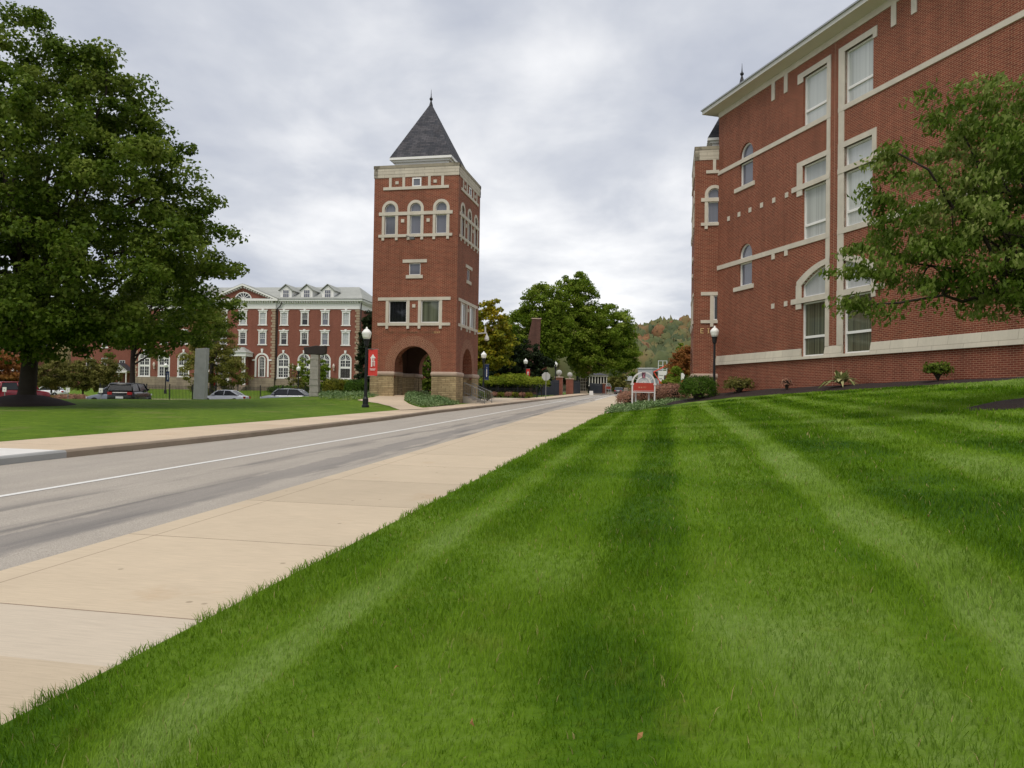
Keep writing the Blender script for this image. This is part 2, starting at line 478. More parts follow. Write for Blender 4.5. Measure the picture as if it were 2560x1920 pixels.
def lawnmat(name, k=1.0, stripe=1.0, wear=0.0):
    m, nt, b = principled(name); c = grass_color(nt, k, stripe)
    if name == 'field_grass':
        sy = nt.nodes.new('ShaderNodeSeparateXYZ'); L_(nt, pos(nt), sy.inputs[0])
        c = mixc(nt, ramp(nt, math_(nt, 'DIVIDE', sy.outputs[1], 1000.0), [(.19, 0), (.26, 1)]), c, (.07, .075, .032))
    if wear:
        c = mixc(nt, ramp(nt, noise(nt, pos(nt), 2.4, 8, .85), [(.36, 0), (.64, 1)]), mixc(nt, 1.0, c, (.58, .64, .55), 'MULTIPLY'), mixc(nt, 1.0, c, (1.5, 1.25, 2.2), 'MULTIPLY'))
        w = ramp(nt, noise(nt, pos(nt), .42, 5, .7), [(.56, 0), (.70, 1)])
        c = mixc(nt, math_(nt, 'MULTIPLY', w, wear), c, (.20, .19, .07))
    L_(nt, c, b.inputs['Base Color']); b.inputs['Roughness'].default_value = .9; b.inputs['Specular IOR Level'].default_value = .15
    bp = nt.nodes.new('ShaderNodeBump'); bp.inputs['Strength'].default_value = .6; bp.inputs['Distance'].default_value = .04
    L_(nt, noise(nt, pos(nt), 22, 4, .7), bp.inputs['Height']); L_(nt, bp.outputs[0], b.inputs['Normal'])
    return m


LAWN_N = lawnmat('mown_lawn', .78); LAWN_L = lawnmat('far_lawn', .86, .35, .62)
m, nt, b = principled('grass_blades'); at_ = nt.nodes.new('ShaderNodeAttribute'); at_.attribute_name = 'rnd'
gc = grass_color(nt, 1.12)
gc = mixc(nt, ramp(nt, at_.outputs['Fac'], [(.0, 0.0), (.6, .25), (1, .42)]), gc, (.19, .31, .03))
gc = mixc(nt, ramp(nt, at_.outputs['Fac'], [(.982, 0), (.986, 1)], 'CONSTANT'), gc, (.36, .30, .13))
L_(nt, gc, b.inputs['Base Color']); b.inputs['Roughness'].default_value = .75; b.inputs['Specular IOR Level'].default_value = .06
tr = nt.nodes.new('ShaderNodeBsdfTranslucent'); L_(nt, gc, tr.inputs['Color']); mx = nt.nodes.new('ShaderNodeMixShader'); mx.inputs[0].default_value = .3
L_(nt, b.outputs[0], mx.inputs[1]); L_(nt, tr.outputs[0], mx.inputs[2]); L_(nt, mx.outputs[0], nt.nodes['Material Output'].inputs[0])
BLADE = m

# road: light worn asphalt, darker tyre streaks along the lane
m, nt, b = principled('asphalt'); u, v = uvcoords(nt); p = pos(nt)
cmbn = nt.nodes.new('ShaderNodeCombineXYZ'); L_(nt, math_(nt, 'MULTIPLY', u, .10), cmbn.inputs[0]); L_(nt, v, cmbn.inputs[1])
st = noise(nt, cmbn.outputs[0], 2.2, 4, .6)
lanes = None
for c0 in (-6.45, -8.2, -7.1):
    g = math_(nt, 'SUBTRACT', 1.0, math_(nt, 'MINIMUM', math_(nt, 'MULTIPLY', math_(nt, 'ABSOLUTE', math_(nt, 'SUBTRACT', v, c0)), 3.2), 1.0))
    lanes = g if lanes is None else math_(nt, 'MAXIMUM', lanes, g)
mark = math_(nt, 'MULTIPLY', lanes, ramp(nt, st, [(.44, 0), (.60, 1)]))
base = mixc(nt, noise(nt, p, .7, 4), (.355, .318, .272), (.44, .395, .338))
gr = noise(nt, p, 70, 2, .8)
base = mixc(nt, 1.0, base, ramp(nt, gr, [(.3, .62), (.7, 1.3)]), 'MULTIPLY')
base = mixc(nt, math_(nt, 'MULTIPLY', ramp(nt, st, [(.35, 0), (.7, 1)]), .35), base, (.25, .23, .21))
base = mixc(nt, math_(nt, 'MULTIPLY', mark, .72), base, (.115, .108, .105))
eb = math_(nt, 'ADD', v, math_(nt, 'ADD', math_(nt, 'MULTIPLY', u, .034), math_(nt, 'MULTIPLY', noise(nt, p, 1.2, 4, .6), .5)))
base = mixc(nt, ramp(nt, math_(nt, 'ADD', math_(nt, 'MULTIPLY', eb, .5), 3.6), [(.36, 0), (.40, .5), (.70, .5), (.76, 0)]), base, (.17, .16, .155))
L_(nt, base, b.inputs['Base Color']); b.inputs['Roughness'].default_value = .9; b.inputs['Specular IOR Level'].default_value = .25
bp = nt.nodes.new('ShaderNodeBump'); bp.inputs['Strength'].default_value = .4; bp.inputs['Distance'].default_value = .01
L_(nt, gr, bp.inputs['Height']); L_(nt, bp.outputs[0], b.inputs['Normal'])
ASPHALT = m


def concrete(name, c, spacing, cross=0.0):
    m, nt, b = principled(name); u, v = uvcoords(nt); p = pos(nt)
    q = math_(nt, 'ADD', math_(nt, 'DIVIDE', u, spacing), .045)
    fr = math_(nt, 'FRACT', q); slab = math_(nt, 'FLOOR', q)
    wn = nt.nodes.new('ShaderNodeTexWhiteNoise'); wn.noise_dimensions = '1D'; L_(nt, slab, wn.inputs['W'])
    j = math_(nt, 'LESS_THAN', fr, .014 / spacing * 1.3)
    if spacing > 2:
        kl = math_(nt, 'LESS_THAN', math_(nt, 'ABSOLUTE', math_(nt, 'ADD', math_(nt, 'ADD', v, 5.13), math_(nt, 'MULTIPLY', u, .032))), .010)
        j = math_(nt, 'MAXIMUM', j, math_(nt, 'MULTIPLY', kl, .6))
        pale = math_(nt, 'MULTIPLY', math_(nt, 'GREATER_THAN', u, 3.95), math_(nt, 'LESS_THAN', u, 4.85))
    col = mixc(nt, wn.outputs['Value'], tuple(x * .93 for x in c), tuple(x * 1.08 for x in c))
    col = mixc(nt, noise(nt, p, .9, 5, .65), mixc(nt, 1.0, col, (.86, .85, .84), 'MULTIPLY'), mixc(nt, 1.0, col, (1.10, 1.09, 1.07), 'MULTIPLY'))
    col = mixc(nt, ramp(nt, noise(nt, p, .6, 5, .7), [(.60, 0), (.78, .5)]), col, (.42, .26, .13))
    col = mixc(nt, ramp(nt, noise(nt, p, 45, 2, .8), [(.68, 0), (.8, .45)]), col, (.24, .19, .13))
    if spacing > 2: col = mixc(nt, math_(nt, 'MULTIPLY', pale, .6), col, (.56, .49, .40))
    br = nt.nodes.new('ShaderNodeCombineXYZ'); L_(nt, math_(nt, 'MULTIPLY', u, 60.0), br.inputs[0]); L_(nt, math_(nt, 'MULTIPLY', v, 3.0), br.inputs[1])
    bn_ = noise(nt, br.outputs[0], 1.0, 3, .7)
    col = mixc(nt, 1.0, col, ramp(nt, bn_, [(.3, .90), (.7, 1.08)]), 'MULTIPLY')
    vr = nt.nodes.new('ShaderNodeTexVoronoi'); vr.inputs['Scale'].default_value = 1.9; L_(nt, p, vr.inputs['Vector'])
    col = mixc(nt, ramp(nt, vr.outputs['Distance'], [(.035, .55), (.06, 0)]), col, (.20, .15, .10))
    col = mixc(nt, math_(nt, 'MULTIPLY', j, .75), col, (.16, .11, .075))
    L_(nt, col, b.inputs['Base Color']); b.inputs['Roughness'].default_value = .85; b.inputs['Specular IOR Level'].default_value = .25
    bp = nt.nodes.new('ShaderNodeBump'); bp.inputs['Strength'].default_value = .25; bp.inputs['Distance'].default_value = .006
    L_(nt, noise(nt, p, 60, 3, .7), bp.inputs['Height']); L_(nt, bp.outputs[0], b.inputs['Normal'])
    return m


WALK = concrete('tan_concrete', (.525, .435, .32), 2.48); WALKL = concrete('pale_concrete', (.56, .45, .33), 1.9)
KERBM = plain('kerb_stone', (.27, .215, .16), .9, .25, 1.2, bump=.3); KERBG = plain('kerb_grey', (.33, .33, .32), .85, .1, 2)
PAINT = plain('white_road_paint', (.72, .71, .68), .7, .12, 9)
LOT = plain('parking_asphalt', (.09, .088, .086), .9, .15, 1.0)
FIELD = lawnmat('field_grass', .8, .1, .3)

# ------------------------------------------------------------------ ground, road, walks, lawns


def grid(name, xs, ys, zf, mat, kind='structure', mask=None):
    X, Y = np.meshgrid(xs, ys); Z = zf(X, Y); n, m_ = X.shape
    i = np.arange(n * m_).reshape(n, m_); q = np.stack([i[:-1, :-1], i[:-1, 1:], i[1:, 1:], i[1:, :-1]], -1).reshape(-1, 4)
    V = np.stack([X, Y, Z], -1).reshape(-1, 3)
    if mask is not None:
        c = V[q].mean(1); q = q[mask(c[:, 0], c[:, 1])]
    o = mesh_np(name, V, [q], mat, smooth=True); return tag(o, kind=kind)


def strip(name, us, va, vb, zf, mat, nv=6, off=0.0):
    """sheet between the lines v=va(u) and v=vb(u) following zf"""
    V = []
    for u in us:
        for k in range(nv + 1):
            v = va(u) + (vb(u) - va(u)) * k / nv; x, y = xy_(u, v); V.append((x, y, float(zf(x, y)) + off))
    n = nv + 1; q = []
    for i in range(len(us) - 1):
        for k in range(nv): q.append((i * n + k, i * n + k + 1, (i + 1) * n + k + 1, (i + 1) * n + k))
    return tag(mesh_np(name, V, [np.array(q)], mat, smooth=True), kind='structure')


def ground_z(x, y):
    z = G(x, y) - .16
    u, v = uv_(x, y)
    cor = sst(-17.5, -15.5, v) * (1 - sst(-3.4, -2.6, v)) * (1 - sst(190, 230, u))
    z = np.where(cor > 0, np.minimum(z, plane(y) - .25) * cor + z * (1 - cor), z)
    hill = np.interp(y, [0, 260, 330, 420, 560, 800, 1300, 3000], [0, 0, 2, 15, 38, 54, 58, 58])
    ridge = 1 + .22 * np.sin(x * .011 + 1.0) + .12 * np.sin(x * .027 + y * .004)
    side = .90 + .45 * sst(40, 150, x) + .45 * sst(40, -260, x)
    return z + hill * ridge * side * .78


gx = np.unique(np.concatenate([np.linspace(-1500, -120, 24), np.linspace(-120, 80, 101), np.linspace(80, 1500, 26)]))
gy = np.unique(np.concatenate([np.linspace(-60, 140, 101), np.linspace(140, 300, 33), np.linspace(300, 900, 41), np.linspace(900, 3000, 12)]))
grid('ground', gx, gy, ground_z, FIELD)

us_ = np.concatenate([np.arange(-14, 80, 1.5), np.arange(80, 215, 5)])
vwl = lambda u: float(np.interp(u, [0, 26, 55, 80, 200], [-9.2, -9.2, -9.95, -10.6, -11.2]))
vR = lambda u: float(np.interp(u, [-14, 5, 10, 17, 47, 75, 110, 200], [-5.5, -5.6, -5.75, -6.0, -7.1, -7.4, -8.3, -8.9]))
vK = lambda u: float(np.interp(u, [-14, 13, 20, 32, 41, 64, 200], [-12.55, -12.4, -12.05, -12.05, -12.5, -12.4, -12.9]))
road_z = lambda x, y: plane(y)
strip('road', us_, vK, lambda u: vR(u) + .25, road_z, ASPHALT, 8)
strip('road_marking', us_[us_ < 84], lambda u: vwl(u) - .065, lambda u: vwl(u) + .065, road_z, PAINT, 1, .006)
for u0, v0, v1 in ((73.5, -12.0, -7.6), (77.0, -12.0, -7.6)):
    strip('road_marking', np.array([u0, u0 + .35]), lambda u: v0, lambda u: v1, road_z, PAINT, 4, .006)
strip('road_marking', np.arange(86, 150, 3.0), lambda u: -9.9, lambda u: -9.75, road_z, PAINT, 1, .006)
strip('road_marking', np.arange(84, 190, 3.0), lambda u: vR(u) - .35, lambda u: vR(u) - .2, road_z, PAINT, 1, .006)
vG = lambda u: float(uv_(float(edge_right(u * .9798 + .7)), u * .9798 + .7)[1]) + .12
strip('sidewalk', us_[us_ < 120], vR, vG, lambda x, y: plane(y) + .022, WALK, 6)
vLg = lambda u: float(np.interp(u, [-14, 15, 27, 40, 200], [-15.5, -15.4, -14.75, -14.5, -15.6]))
strip('left_sidewalk', us_, vLg, lambda u: vK(u) - .17, lambda x, y: plane(y) + .15, WALKL, 4)
strip('kerb_slab', np.array([4., 8, 11, 14.0]), lambda u: vLg(u) + .9, lambda u: vK(u) - .165, lambda x, y: plane(y) + .156, plain('new_concrete', (.66, .64, .61), .8, .06, 2), 2)
# kerb: a real step
kb = MB(); kus = list(us_)
for lo, hi, nm, mt in ((14.0, 215, 'kerb', KERBM), (-14, 14.0, 'kerb', KERBG)):
    kb = MB(); q = [u for u in kus if lo <= u <= hi]; q = sorted(set(q + [lo, hi if hi < 200 else q[-1]])); rings = []
    for u in q:
        r = []
        for dv, dz in ((-.18, -.1), (-.18, .158), (-.03, .155), (0, .12), (.0, -.1)):
            x, y = xy_(u, vK(u) + dv); r.append((x, y, float(plane(y)) + dz))
        rings.append(r)
    tag(kb.loft(rings).build(nm, mt), kind='structure')
# junction apron / plaza beyond the tower
strip('plaza', np.array([61.5, 64, 68, 72, 76, 79.5]), lambda u: -26 - (u - 61) * .1, lambda u: vLg(u) + .02, lambda x, y: plane(y) + .155, plain('plaza_concrete', (.50, .41, .31), .85, .1, .7), 6)
strip('tactile_ramp', np.array([72.5, 75, 77.5]), lambda u: -14.9, lambda u: -12.75, lambda x, y: plane(y) + .165, plain('red_paver', (.42, .26, .19), .85, .12, 3), 2)

# the near lawn
NY = np.concatenate([np.arange(-7, 20, .5), np.arange(20, 50.6, .85)]); NT = np.linspace(0, 1, 90) ** 1.25
V = []
for y in NY:
    e, w = float(edge_right(y)), float(wall_x(y))
    e_ = e + (w - e) * 0 + float(np.interp(y, [41, 44, 50], [0, .6, 6.6]))
    w_ = w - float(np.interp(y, [20, 26, 31, 46, 51], [0, 1.2, 1.3, 1.0, 1.0]))
    for t in NT:
        x = e_ + (max(w_, e_ + .1) - e_) * t; V.append((x, y, Gf(x, y)))
n = len(NT); q = np.array([(i * n + k, i * n + k + 1, (i + 1) * n + k + 1, (i + 1) * n + k) for i in range(len(NY) - 1) for k in range(n - 1)])
tag(mesh_np('lawn', V, [q], LAWN_N, smooth=True), kind='structure')
# mulch bed along the wing, and towards the sign
bz = lambda x, y: G(x, y) - .02
V = []
for y in np.arange(22, 56.1, 1.0):
    w = float(wall_x(y))
    x0 = w - float(np.interp(y, [20, 26, 31, 46, 51, 56], [.5, 1.5, 1.6, 1.3, 4.6, 6.5])); x1 = w + (1.2 if y < 52 else 3.0)
    for k in range(9):
        x = x0 + (x1 - x0) * k / 8; V.append((x, y, float(bz(x, y)) + .02 * math.sin(x * 5 + y * 3) + .40 * k / 8 * float(np.interp(y, [29, 36, 46], [.15, .62, 1])) * (1 if y < 51 else max(0, 1 - (y - 51) / 3))))
q = np.array([(i * 9 + k, i * 9 + k + 1, (i + 1) * 9 + k + 1, (i + 1) * 9 + k) for i in range(len(V) // 9 - 1) for k in range(8)])
tag(mesh_np('mulch_bed', V, [q], MULCH, smooth=True), kind='structure')

# left lawn
V = []; UU = np.concatenate([np.arange(-14, 44, 1.5), np.arange(44, 70, .8)]); VV = -np.concatenate([np.linspace(0, 20, 26), np.linspace(21.5, 60, 24)])
for u in UU:
    for dv in VV:
        v = vLg(u) + dv; x, y = xy_(u, v); V.append((x, y, Gf(x, y) + .012))
n = len(VV); q = np.array([(i * n + k, (i + 1) * n + k, (i + 1) * n + k + 1, i * n + k + 1) for i in range(len(UU) - 1) for k in range(n - 1)])
C = np.array(V)[q].mean(1); q = q[(C[:, 1] < 58.5) | (C[:, 0] > -13)]
tag(mesh_np('left_lawn', V, [q], LAWN_L, smooth=True), kind='structure')
grid('parking_lot', np.linspace(-75, -12, 30), np.linspace(57.8, 84, 16), lambda x, y: G(x, y) + .0, LOT, mask=lambda x, y: x < -14)
grid('hall_lawn', np.linspace(-95, -10, 40), np.linspace(84, 131, 24), lambda x, y: G(x, y) + .02, LAWN_L)


def sheet(name, poly, mat, off, kind='structure', sub=3):
    import bmesh
    bm = bmesh.new(); vs = [bm.verts.new((p[0], p[1], 0)) for p in poly]; bm.faces.new(vs)
    bmesh.ops.triangulate(bm, faces=bm.faces[:])
    for _ in range(sub): bmesh.ops.subdivide_edges(bm, edges=[e for e in bm.edges if e.calc_length() > .5], cuts=1, use_grid_fill=True)
    for v in bm.verts: v.co.z = Gf(v.co.x, v.co.y) + off
    me = bpy.data.meshes.new(name); bm.to_mesh(me); bm.free(); me.materials.append(mat)
    for f in me.polygons: f.use_smooth = True
    if len(me.polygons) and me.polygons[0].normal.z < 0: me.flip_normals()
    return tag(link(bpy.data.objects.new(name, me), None), kind=kind)


pp = [(1000, 1026), (975, 1016), (945, 1009), (910, 1004), (893, 1001), (935, 993.5), (968, 988), (986, 985.5), (1022, 985.5), (1011, 994), (1010, 1002), (1021, 1009.5), (1046, 1018), (1075, 1023)]
path = [on_ground(*q) for q in pp]
sheet('path', path, WALKL, .035)
sheet('path', [(9.0 - 70, 92), (-50, 96), (-38, 101), (-30, 104), (-30, 106), (-39, 103), (-52, 98), (9 - 70, 94)], WALKL, .05)

# ------------------------------------------------------------------ facade helpers (local frame: x along the wall, -y outwards, z up)


def arc_top(x0, x1, spring, rise, n=14):
    c, h = (x0 + x1) / 2, (x1 - x0) / 2
    return [(c - h * math.cos(math.pi * k / n), spring + rise * math.sin(math.pi * k / n)) for k in range(n + 1)]


def facade(mb, x0, x1, z0, z1, ops, y=0.0, depth=.18, cover=()):
    """ops: (x0,x1,z0,z1,top) openings, top = polyline or None"""
    xs = sorted({x0, x1, *[o[0] for o in ops], *[o[1] for o in ops]}); zs = sorted({z0, z1, *[o[2] for o in ops], *[o[3] for o in ops]})
    for i in range(len(xs) - 1):
        for j in range(len(zs) - 1):
            cx, cz = (xs[i] + xs[i + 1]) / 2, (zs[j] + zs[j + 1]) / 2
            if any(o[0] < cx < o[1] and o[2] < cz < o[3] for o in ops): continue
            mb.face([(xs[i], y, zs[j]), (xs[i + 1], y, zs[j]), (xs[i + 1], y, zs[j + 1]), (xs[i], y, zs[j + 1])])
    for o in ops:
        a, b, c, d = o[:4]; top = o[4] or [(a, d), (b, d)]
        for k in range(len(top) - 1):
            p, q = top[k], top[k + 1]
            if o[4] and (d - p[1] > 1e-4 or d - q[1] > 1e-4): mb.face([(p[0], y, p[1]), (q[0], y, q[1]), (q[0], y, d), (p[0], y, d)])
            mb.face([(p[0], y, p[1]), (p[0], y + depth, p[1]), (q[0], y + depth, q[1]), (q[0], y, q[1])])
        mb.face([(a, y, c), (a, y + depth, c), (a, y + depth, top[0][1]), (a, y, top[0][1])])
        mb.face([(b, y, c), (b, y, top[-1][1]), (b, y + depth, top[-1][1]), (b, y + depth, c)])
        mb.face([(a, y, c), (b, y, c), (b, y + depth, c), (a, y + depth, c)])


def window(parent, M, x0, x1, z0, z1, pane, top=None, y=.10, fw=.06, bars=(), frame=None, ft=.06, name='window', label=None):
    mb = MB(M); a, b = x0, x1; tl = top[0][1] if top else z1; tr = top[-1][1] if top else z1
    mb.box(a, a + fw, y - ft, y, z0, tl); mb.box(b - fw, b, y - ft, y, z0, tr); mb.box(a + fw, b - fw, y - ft - .002, y, z0, z0 + fw)
    if top:
        cx = (x0 + x1) / 2; zc = min(tl, tr)
        inner = []
        for p in top:
            d = math.hypot(p[0] - cx, p[1] - zc) or 1; inner.append((p[0] + (cx - p[0]) / d * fw, p[1] + (zc - p[1]) / d * fw))
        mb.ring(inner, top, y - ft + .003, y)
    else: mb.box(a + fw, b - fw, y - ft - .002, y, z1 - fw, z1)
    for bar in bars:
        if bar[0] == 'h': mb.box(bar[3] if len(bar) > 3 else a + fw * .9, bar[4] if len(bar) > 4 else b - fw * .9, y - ft + .006, y, bar[1] - bar[2] / 2, bar[1] + bar[2] / 2)
        elif bar[0] == 'v': mb.box(bar[1] - bar[2] / 2, bar[1] + bar[2] / 2, y - ft + .009, y, bar[3] if len(bar) > 3 else z0 + fw * .9, bar[4] if len(bar) > 4 else z1 - fw * .5)
        else:                                   # radial glazing bar
            _, cx, cz, ang, r, w = bar; dx, dz = math.cos(ang), math.sin(ang); px_, pz = -dz * w / 2, dx * w / 2
            mb.face([(cx + px_, y - ft + .012, cz + pz), (cx - px_, y - ft + .012, cz - pz), (cx + dx * r - px_, y - ft + .012, cz + dz * r - pz), (cx + dx * r + px_, y - ft + .012, cz + dz * r + pz)])
    w = mb.build(name, frame or WHITE, parent)
    if label: w['label'] = label
    pm = MB(M); i = fw * .3
    poly = [(x0 + i, z0 + i), (x1 - i, z0 + i)] + ([(p[0], p[1]) for p in reversed(top)] if top else [(x1 - i, z1 - i), (x0 + i, z1 - i)])
    pm.face([(p[0], y - .012, p[1]) for p in poly]); pm.build('pane', pane, w)
    return w


# ------------------------------------------------------------------ the twin gate towers
TW = 6.5


def tower(root, origin, sides=(0, 1, 2, 3), letters=True, k=1.0):
    """origin: front-left corner (world) at z=0"""
    base = Matrix.Translation(CAM) @ Matrix.Scale(k, 4) @ Matrix.Translation(-CAM) @ Matrix.Translation((origin.x, origin.y, 0)) @ Matrix.Rotation(-A11, 4, 'Z')
    Mf = lambda q: base @ Matrix.Translation((TW / 2, TW / 2, 0)) @ Matrix.Rotation(q * math.pi / 2, 4, 'Z') @ Matrix.Translation((-TW / 2, -TW / 2, 0))
    # q=0 front, q=1 right-hand side
    wall, inner, trim, cor, cap, arch = (MB() for _ in range(6))
    cx = (1.28, 3.25, 5.22)
    aops = [(c - .42, c + .42, 13.61, 15.92, arc_top(c - .42, c + .42, 15.5, .42)) for c in cx]
    AR = (1.83, 4.67, 3.0, 5.35, arc_top(1.83, 4.67, 3.93, 1.42, 24))
    ops = aops + [(2.96, 3.66, 17.10, 17.78, None), (2.81, 3.70, 10.58, 11.46, None), (1.30, 2.70, 7.06, 8.71, None), (3.79, 5.19, 7.06, 8.71, None), AR]
    for q in sides:
        M = Mf(q)
        arch = MB()
        for mb in (wall, inner, trim, cor, cap, arch): mb.M = M
        facade(wall, 0, TW, 3.0, 18.0, ops, 0, .2)
        # deep reveal and inner skin of the gateway arch
        t = AR[4]
        for i in range(len(t) - 1):
            p, r = t[i], t[i + 1]
            wall.face([(p[0], .2, p[1]), (p[0], .8, p[1]), (r[0], .8, r[1]), (r[0], .2, r[1])])
        wall.face([(1.83, .2, 3.3), (1.83, .8, 3.3), (1.83, .8, 3.93), (1.83, .2, 3.93)]); wall.face([(4.67, .2, 3.3), (4.67, .2, 3.93), (4.67, .8, 3.93), (4.67, .8, 3.3)])
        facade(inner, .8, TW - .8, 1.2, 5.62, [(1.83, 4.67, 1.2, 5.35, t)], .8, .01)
        # cornice
        for z0, z1, d in ((17.84, 18.07, .035), (18.075, 18.30, .042), (18.305, 18.53, .036)): cor.box(-d if q % 2 == 0 else -d + .001, TW + d, -d, .28, z0, z1)
        cap.box(-.06, TW + .06, -.06, .42, 18.535, 18.76)
        for s in (5.14, 4.10, 2.12, 1.11): trim.box(TW - s - .2, TW - s, -.045, .1, 17.13, 17.838)
        for s in (4.72, 1.78): trim.box(TW - s - .12, TW - s + .12, -.05, .1, 17.34, 17.56)
        trim.box(.72, 5.78, -.07, .1, 16.92, 17.128)
        for c in cx:
            trim.ring(arc_top(c - .42, c + .42, 15.5, .42), arc_top(c - .63, c + .63, 15.5, .63), -.04, .1)
            for a in (-1, 1):
                x = c + a * .525; trim.box(x - .105, x + .105, -.04, .1, 13.605, 15.02); trim.box(x - .105, x + .105, -.041, .1, 15.27, 15.5)
                trim.box(x - .10, x + .10, -.075, .1, 13.18, 13.398)
        for c in ((cx[0] + cx[1]) / 2, (cx[1] + cx[2]) / 2): trim.box(c - .125, c + .125, -.05, .1, 14.48, 14.73)
        trim.box(.41, 6.09, -.065, .1, 15.022, 15.268); trim.box(.41, 6.09, -.085, .1, 13.40, 13.603)
        trim.box(2.33, 4.19, -.05, .1, 11.49, 11.73); trim.box(2.60, 3.90, -.07, .1, 10.33, 10.575)
        trim.box(.46, 6.04, -.055, .1, 8.712, 8.94); trim.box(.46, 6.04, -.075, .1, 6.85, 7.058)
        for a, b_ in ((1.07, 1.30), (2.70, 2.92), (3.57, 3.79), (5.19, 5.41)):
            trim.box(a, b_, -.04, .1, 7.06, 8.71); trim.box(a + .01, b_ - .01, -.075, .1, 6.62, 6.848)
        trim.box(3.13, 3.37, -.05, .1, 8.18, 8.42)
        arch.ring([(1.83, 3.48)] + arc_top(1.83, 4.67, 3.93, 1.42, 30) + [(4.67, 3.48)], [(1.09, 3.48)] + arc_top(1.09, 5.41, 3.93, 2.16, 30) + [(5.41, 3.48)], -.012, .05, .735); arch.build('brick_arch', ARCHB, root)
        # windows
        if q in (0, 1):
            for c in cx:
                window(root, M, c - .42, c + .42, 13.61, 15.022, GLASS_SKY, y=.16, fw=.06)
                window(root, M, c - .42, c + .42, 15.268, 15.92, GLASS_SKY, arc_top(c - .42, c + .42, 15.5, .42), y=.16, fw=.05)
            window(root, M, 2.96, 3.66, 17.10, 17.78, GLASS_SKY, y=.03, fw=.10)
            window(root, M, 2.81, 3.70, 10.58, 11.46, GLASS_SKY, y=.12, fw=.06)
            window(root, M, 1.30, 2.70, 7.06, 8.71, GLASS_DARK if q == 0 else GLASS_GREY, y=.12, fw=.07)
            window(root, M, 3.79, 5.19, 7.06, 8.71, GLASS_REFL if q == 0 else GLASS_GREY, y=.12, fw=.07)
    for mb in (wall, inner, trim, cor, cap, arch): mb.M = base
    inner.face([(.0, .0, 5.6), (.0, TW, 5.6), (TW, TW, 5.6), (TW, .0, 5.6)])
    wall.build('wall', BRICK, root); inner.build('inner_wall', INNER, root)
    trim.build('stone_trim', TRIM, root); cor.build('cornice', STONE, root); cap.build('parapet_cap', plain('weathered_cap', (.30, .265, .20), .9, .2, 2), root)
    # corner piers
    for ix in (0, 1):
        for iy in (0, 1):
            x0 = -.07 if ix == 0 else TW - 1.80; y0 = -.07 if iy == 0 else TW - 1.80
            pm = MB(base); pm.box(x0, x0 + 1.87, y0, y0 + 1.87, .3, 3.14); pr = pm.build('stone_pier', RUBBLE, root)
            cm = MB(base); cm.box(x0 - .09, x0 + 1.96, y0 - .09, y0 + 1.96, 3.141, 3.47); cm.build('pier_cap', CAPST, pr, bevel=.12)
    # floor of the gateway
    fl = MB(base); fl.box(.1, TW - .1, .1, TW - .1, 1.3, 1.73); fl.build('floor', WALKL, root)
    # roof
    e = 2.42; c = TW / 2
    rf = MB(base); b0 = [(c - e, c - e, 19.62), (c + e, c - e, 19.62), (c + e, c + e, 19.62), (c - e, c + e, 19.62)]; ap = (c, c, 24.55)
    for i in range(4): rf.face([b0[i], b0[(i + 1) % 4], ap])
    r = rf.build('roof', SLATE, root)
    fc = MB(base); fc.box(c - e, c + e, c - e, c + e, 19.44, 19.618); fc.box(c - e + .16, c + e - .16, c - e + .16, c + e - .16, 19.3, 19.439)
    fc.box(c - e + .32, c + e - .32, c - e + .32, c + e - .32, 18.5, 19.299); fc.build('white_fascia', WHITE, root)
    fi = MB(base); fi.lathe([(.16, 24.3), (.08, 24.62), (.05, 24.72), (.13, 24.80), (.13, 24.9), (.05, 24.98), (.035, 25.1), (.008, 25.62)], (c, c, 0), 10); fi.build('finial', BLACK, r)
    return base


C0 = at(1139, 930, 56.0)
T0 = Vector((C0.x, C0.y, 0)) - ER * TW                       # front-left corner
gate = thing('gate_tower', 'tall free-standing square brick tower with slate pyramid roof and open arched gateway', 'tower', (T0.x, T0.y, 1.3))
TB = tower(gate, T0)
# worn lettering over the arch, a row of small raised strokes
lt = MB(TB); random.seed(3); x = .92
hl = MB(TB)
while x < 5.3:
    w = random.choice((.05, .09, .12, .06)); h = random.choice((.16, .2, .24, .14))
    if not (1.85 < x < 2.05 or 3.45 < x < 3.65):
        t = hl if x > 4.75 else lt
        t.box(x, x + .028, -.02, .02, 6.28, 6.28 + h)
        if w > .06: t.box(x + .03, x + w, -.018, .02, 6.28 + random.choice((0, h * .45, h - .03)), 6.31 + random.choice((0, h * .45)))
        if w > .1: t.box(x + w, x + w + .022, -.02, .02, 6.28, 6.28 + h * .8)
    x += w + .055
lt.build('lettering', BRONZE, gate); hl.build('lettering', GOLD, gate)
cb = MB(TB); cb.tube([(2.55, -.02, 13.5), (2.9, -.45, 13.35), (3.25, -.9, 13.15)], .035, 6); cb.box(3.2, 3.5, -1.05, -.8, 13.0, 13.2)
tag(cb.build('floodlight', plain('grey_metal', (.12, .12, .12), .5), None), 'small floodlight on a slanted arm under the top arched windows of the free-standing tower', 'floodlight')
sc = MB(TB @ Matrix.Translation((TW, TW - .3, 0))); sc.box(0, .35, -.05, .05, 6.75, 6.85); sc.tube([(.35, 0, 6.8), (.75, 0, 6.85), (.8, 0, 6.7)], .05); sc.lathe([(.05, 6.7), (.17, 6.45), (.2, 6.3), (.1, 6.2)], (.8, 0, 0)); sc.box(.62, .72, -.05, .05, 6.8, 7.35)
tag(sc.build('security_camera', WHITE), 'white security camera on a bracket at the far right edge of the free-standing tower', 'camera')
ln = thing('hanging_lantern', 'amber lit lantern hanging inside the gateway arch of the tower', 'lantern', tuple(TB @ Vector((4.95, 5.1, 4.75))))
lm = MB(TB @ Matrix.Translation((4.62, 5.1, 0)))
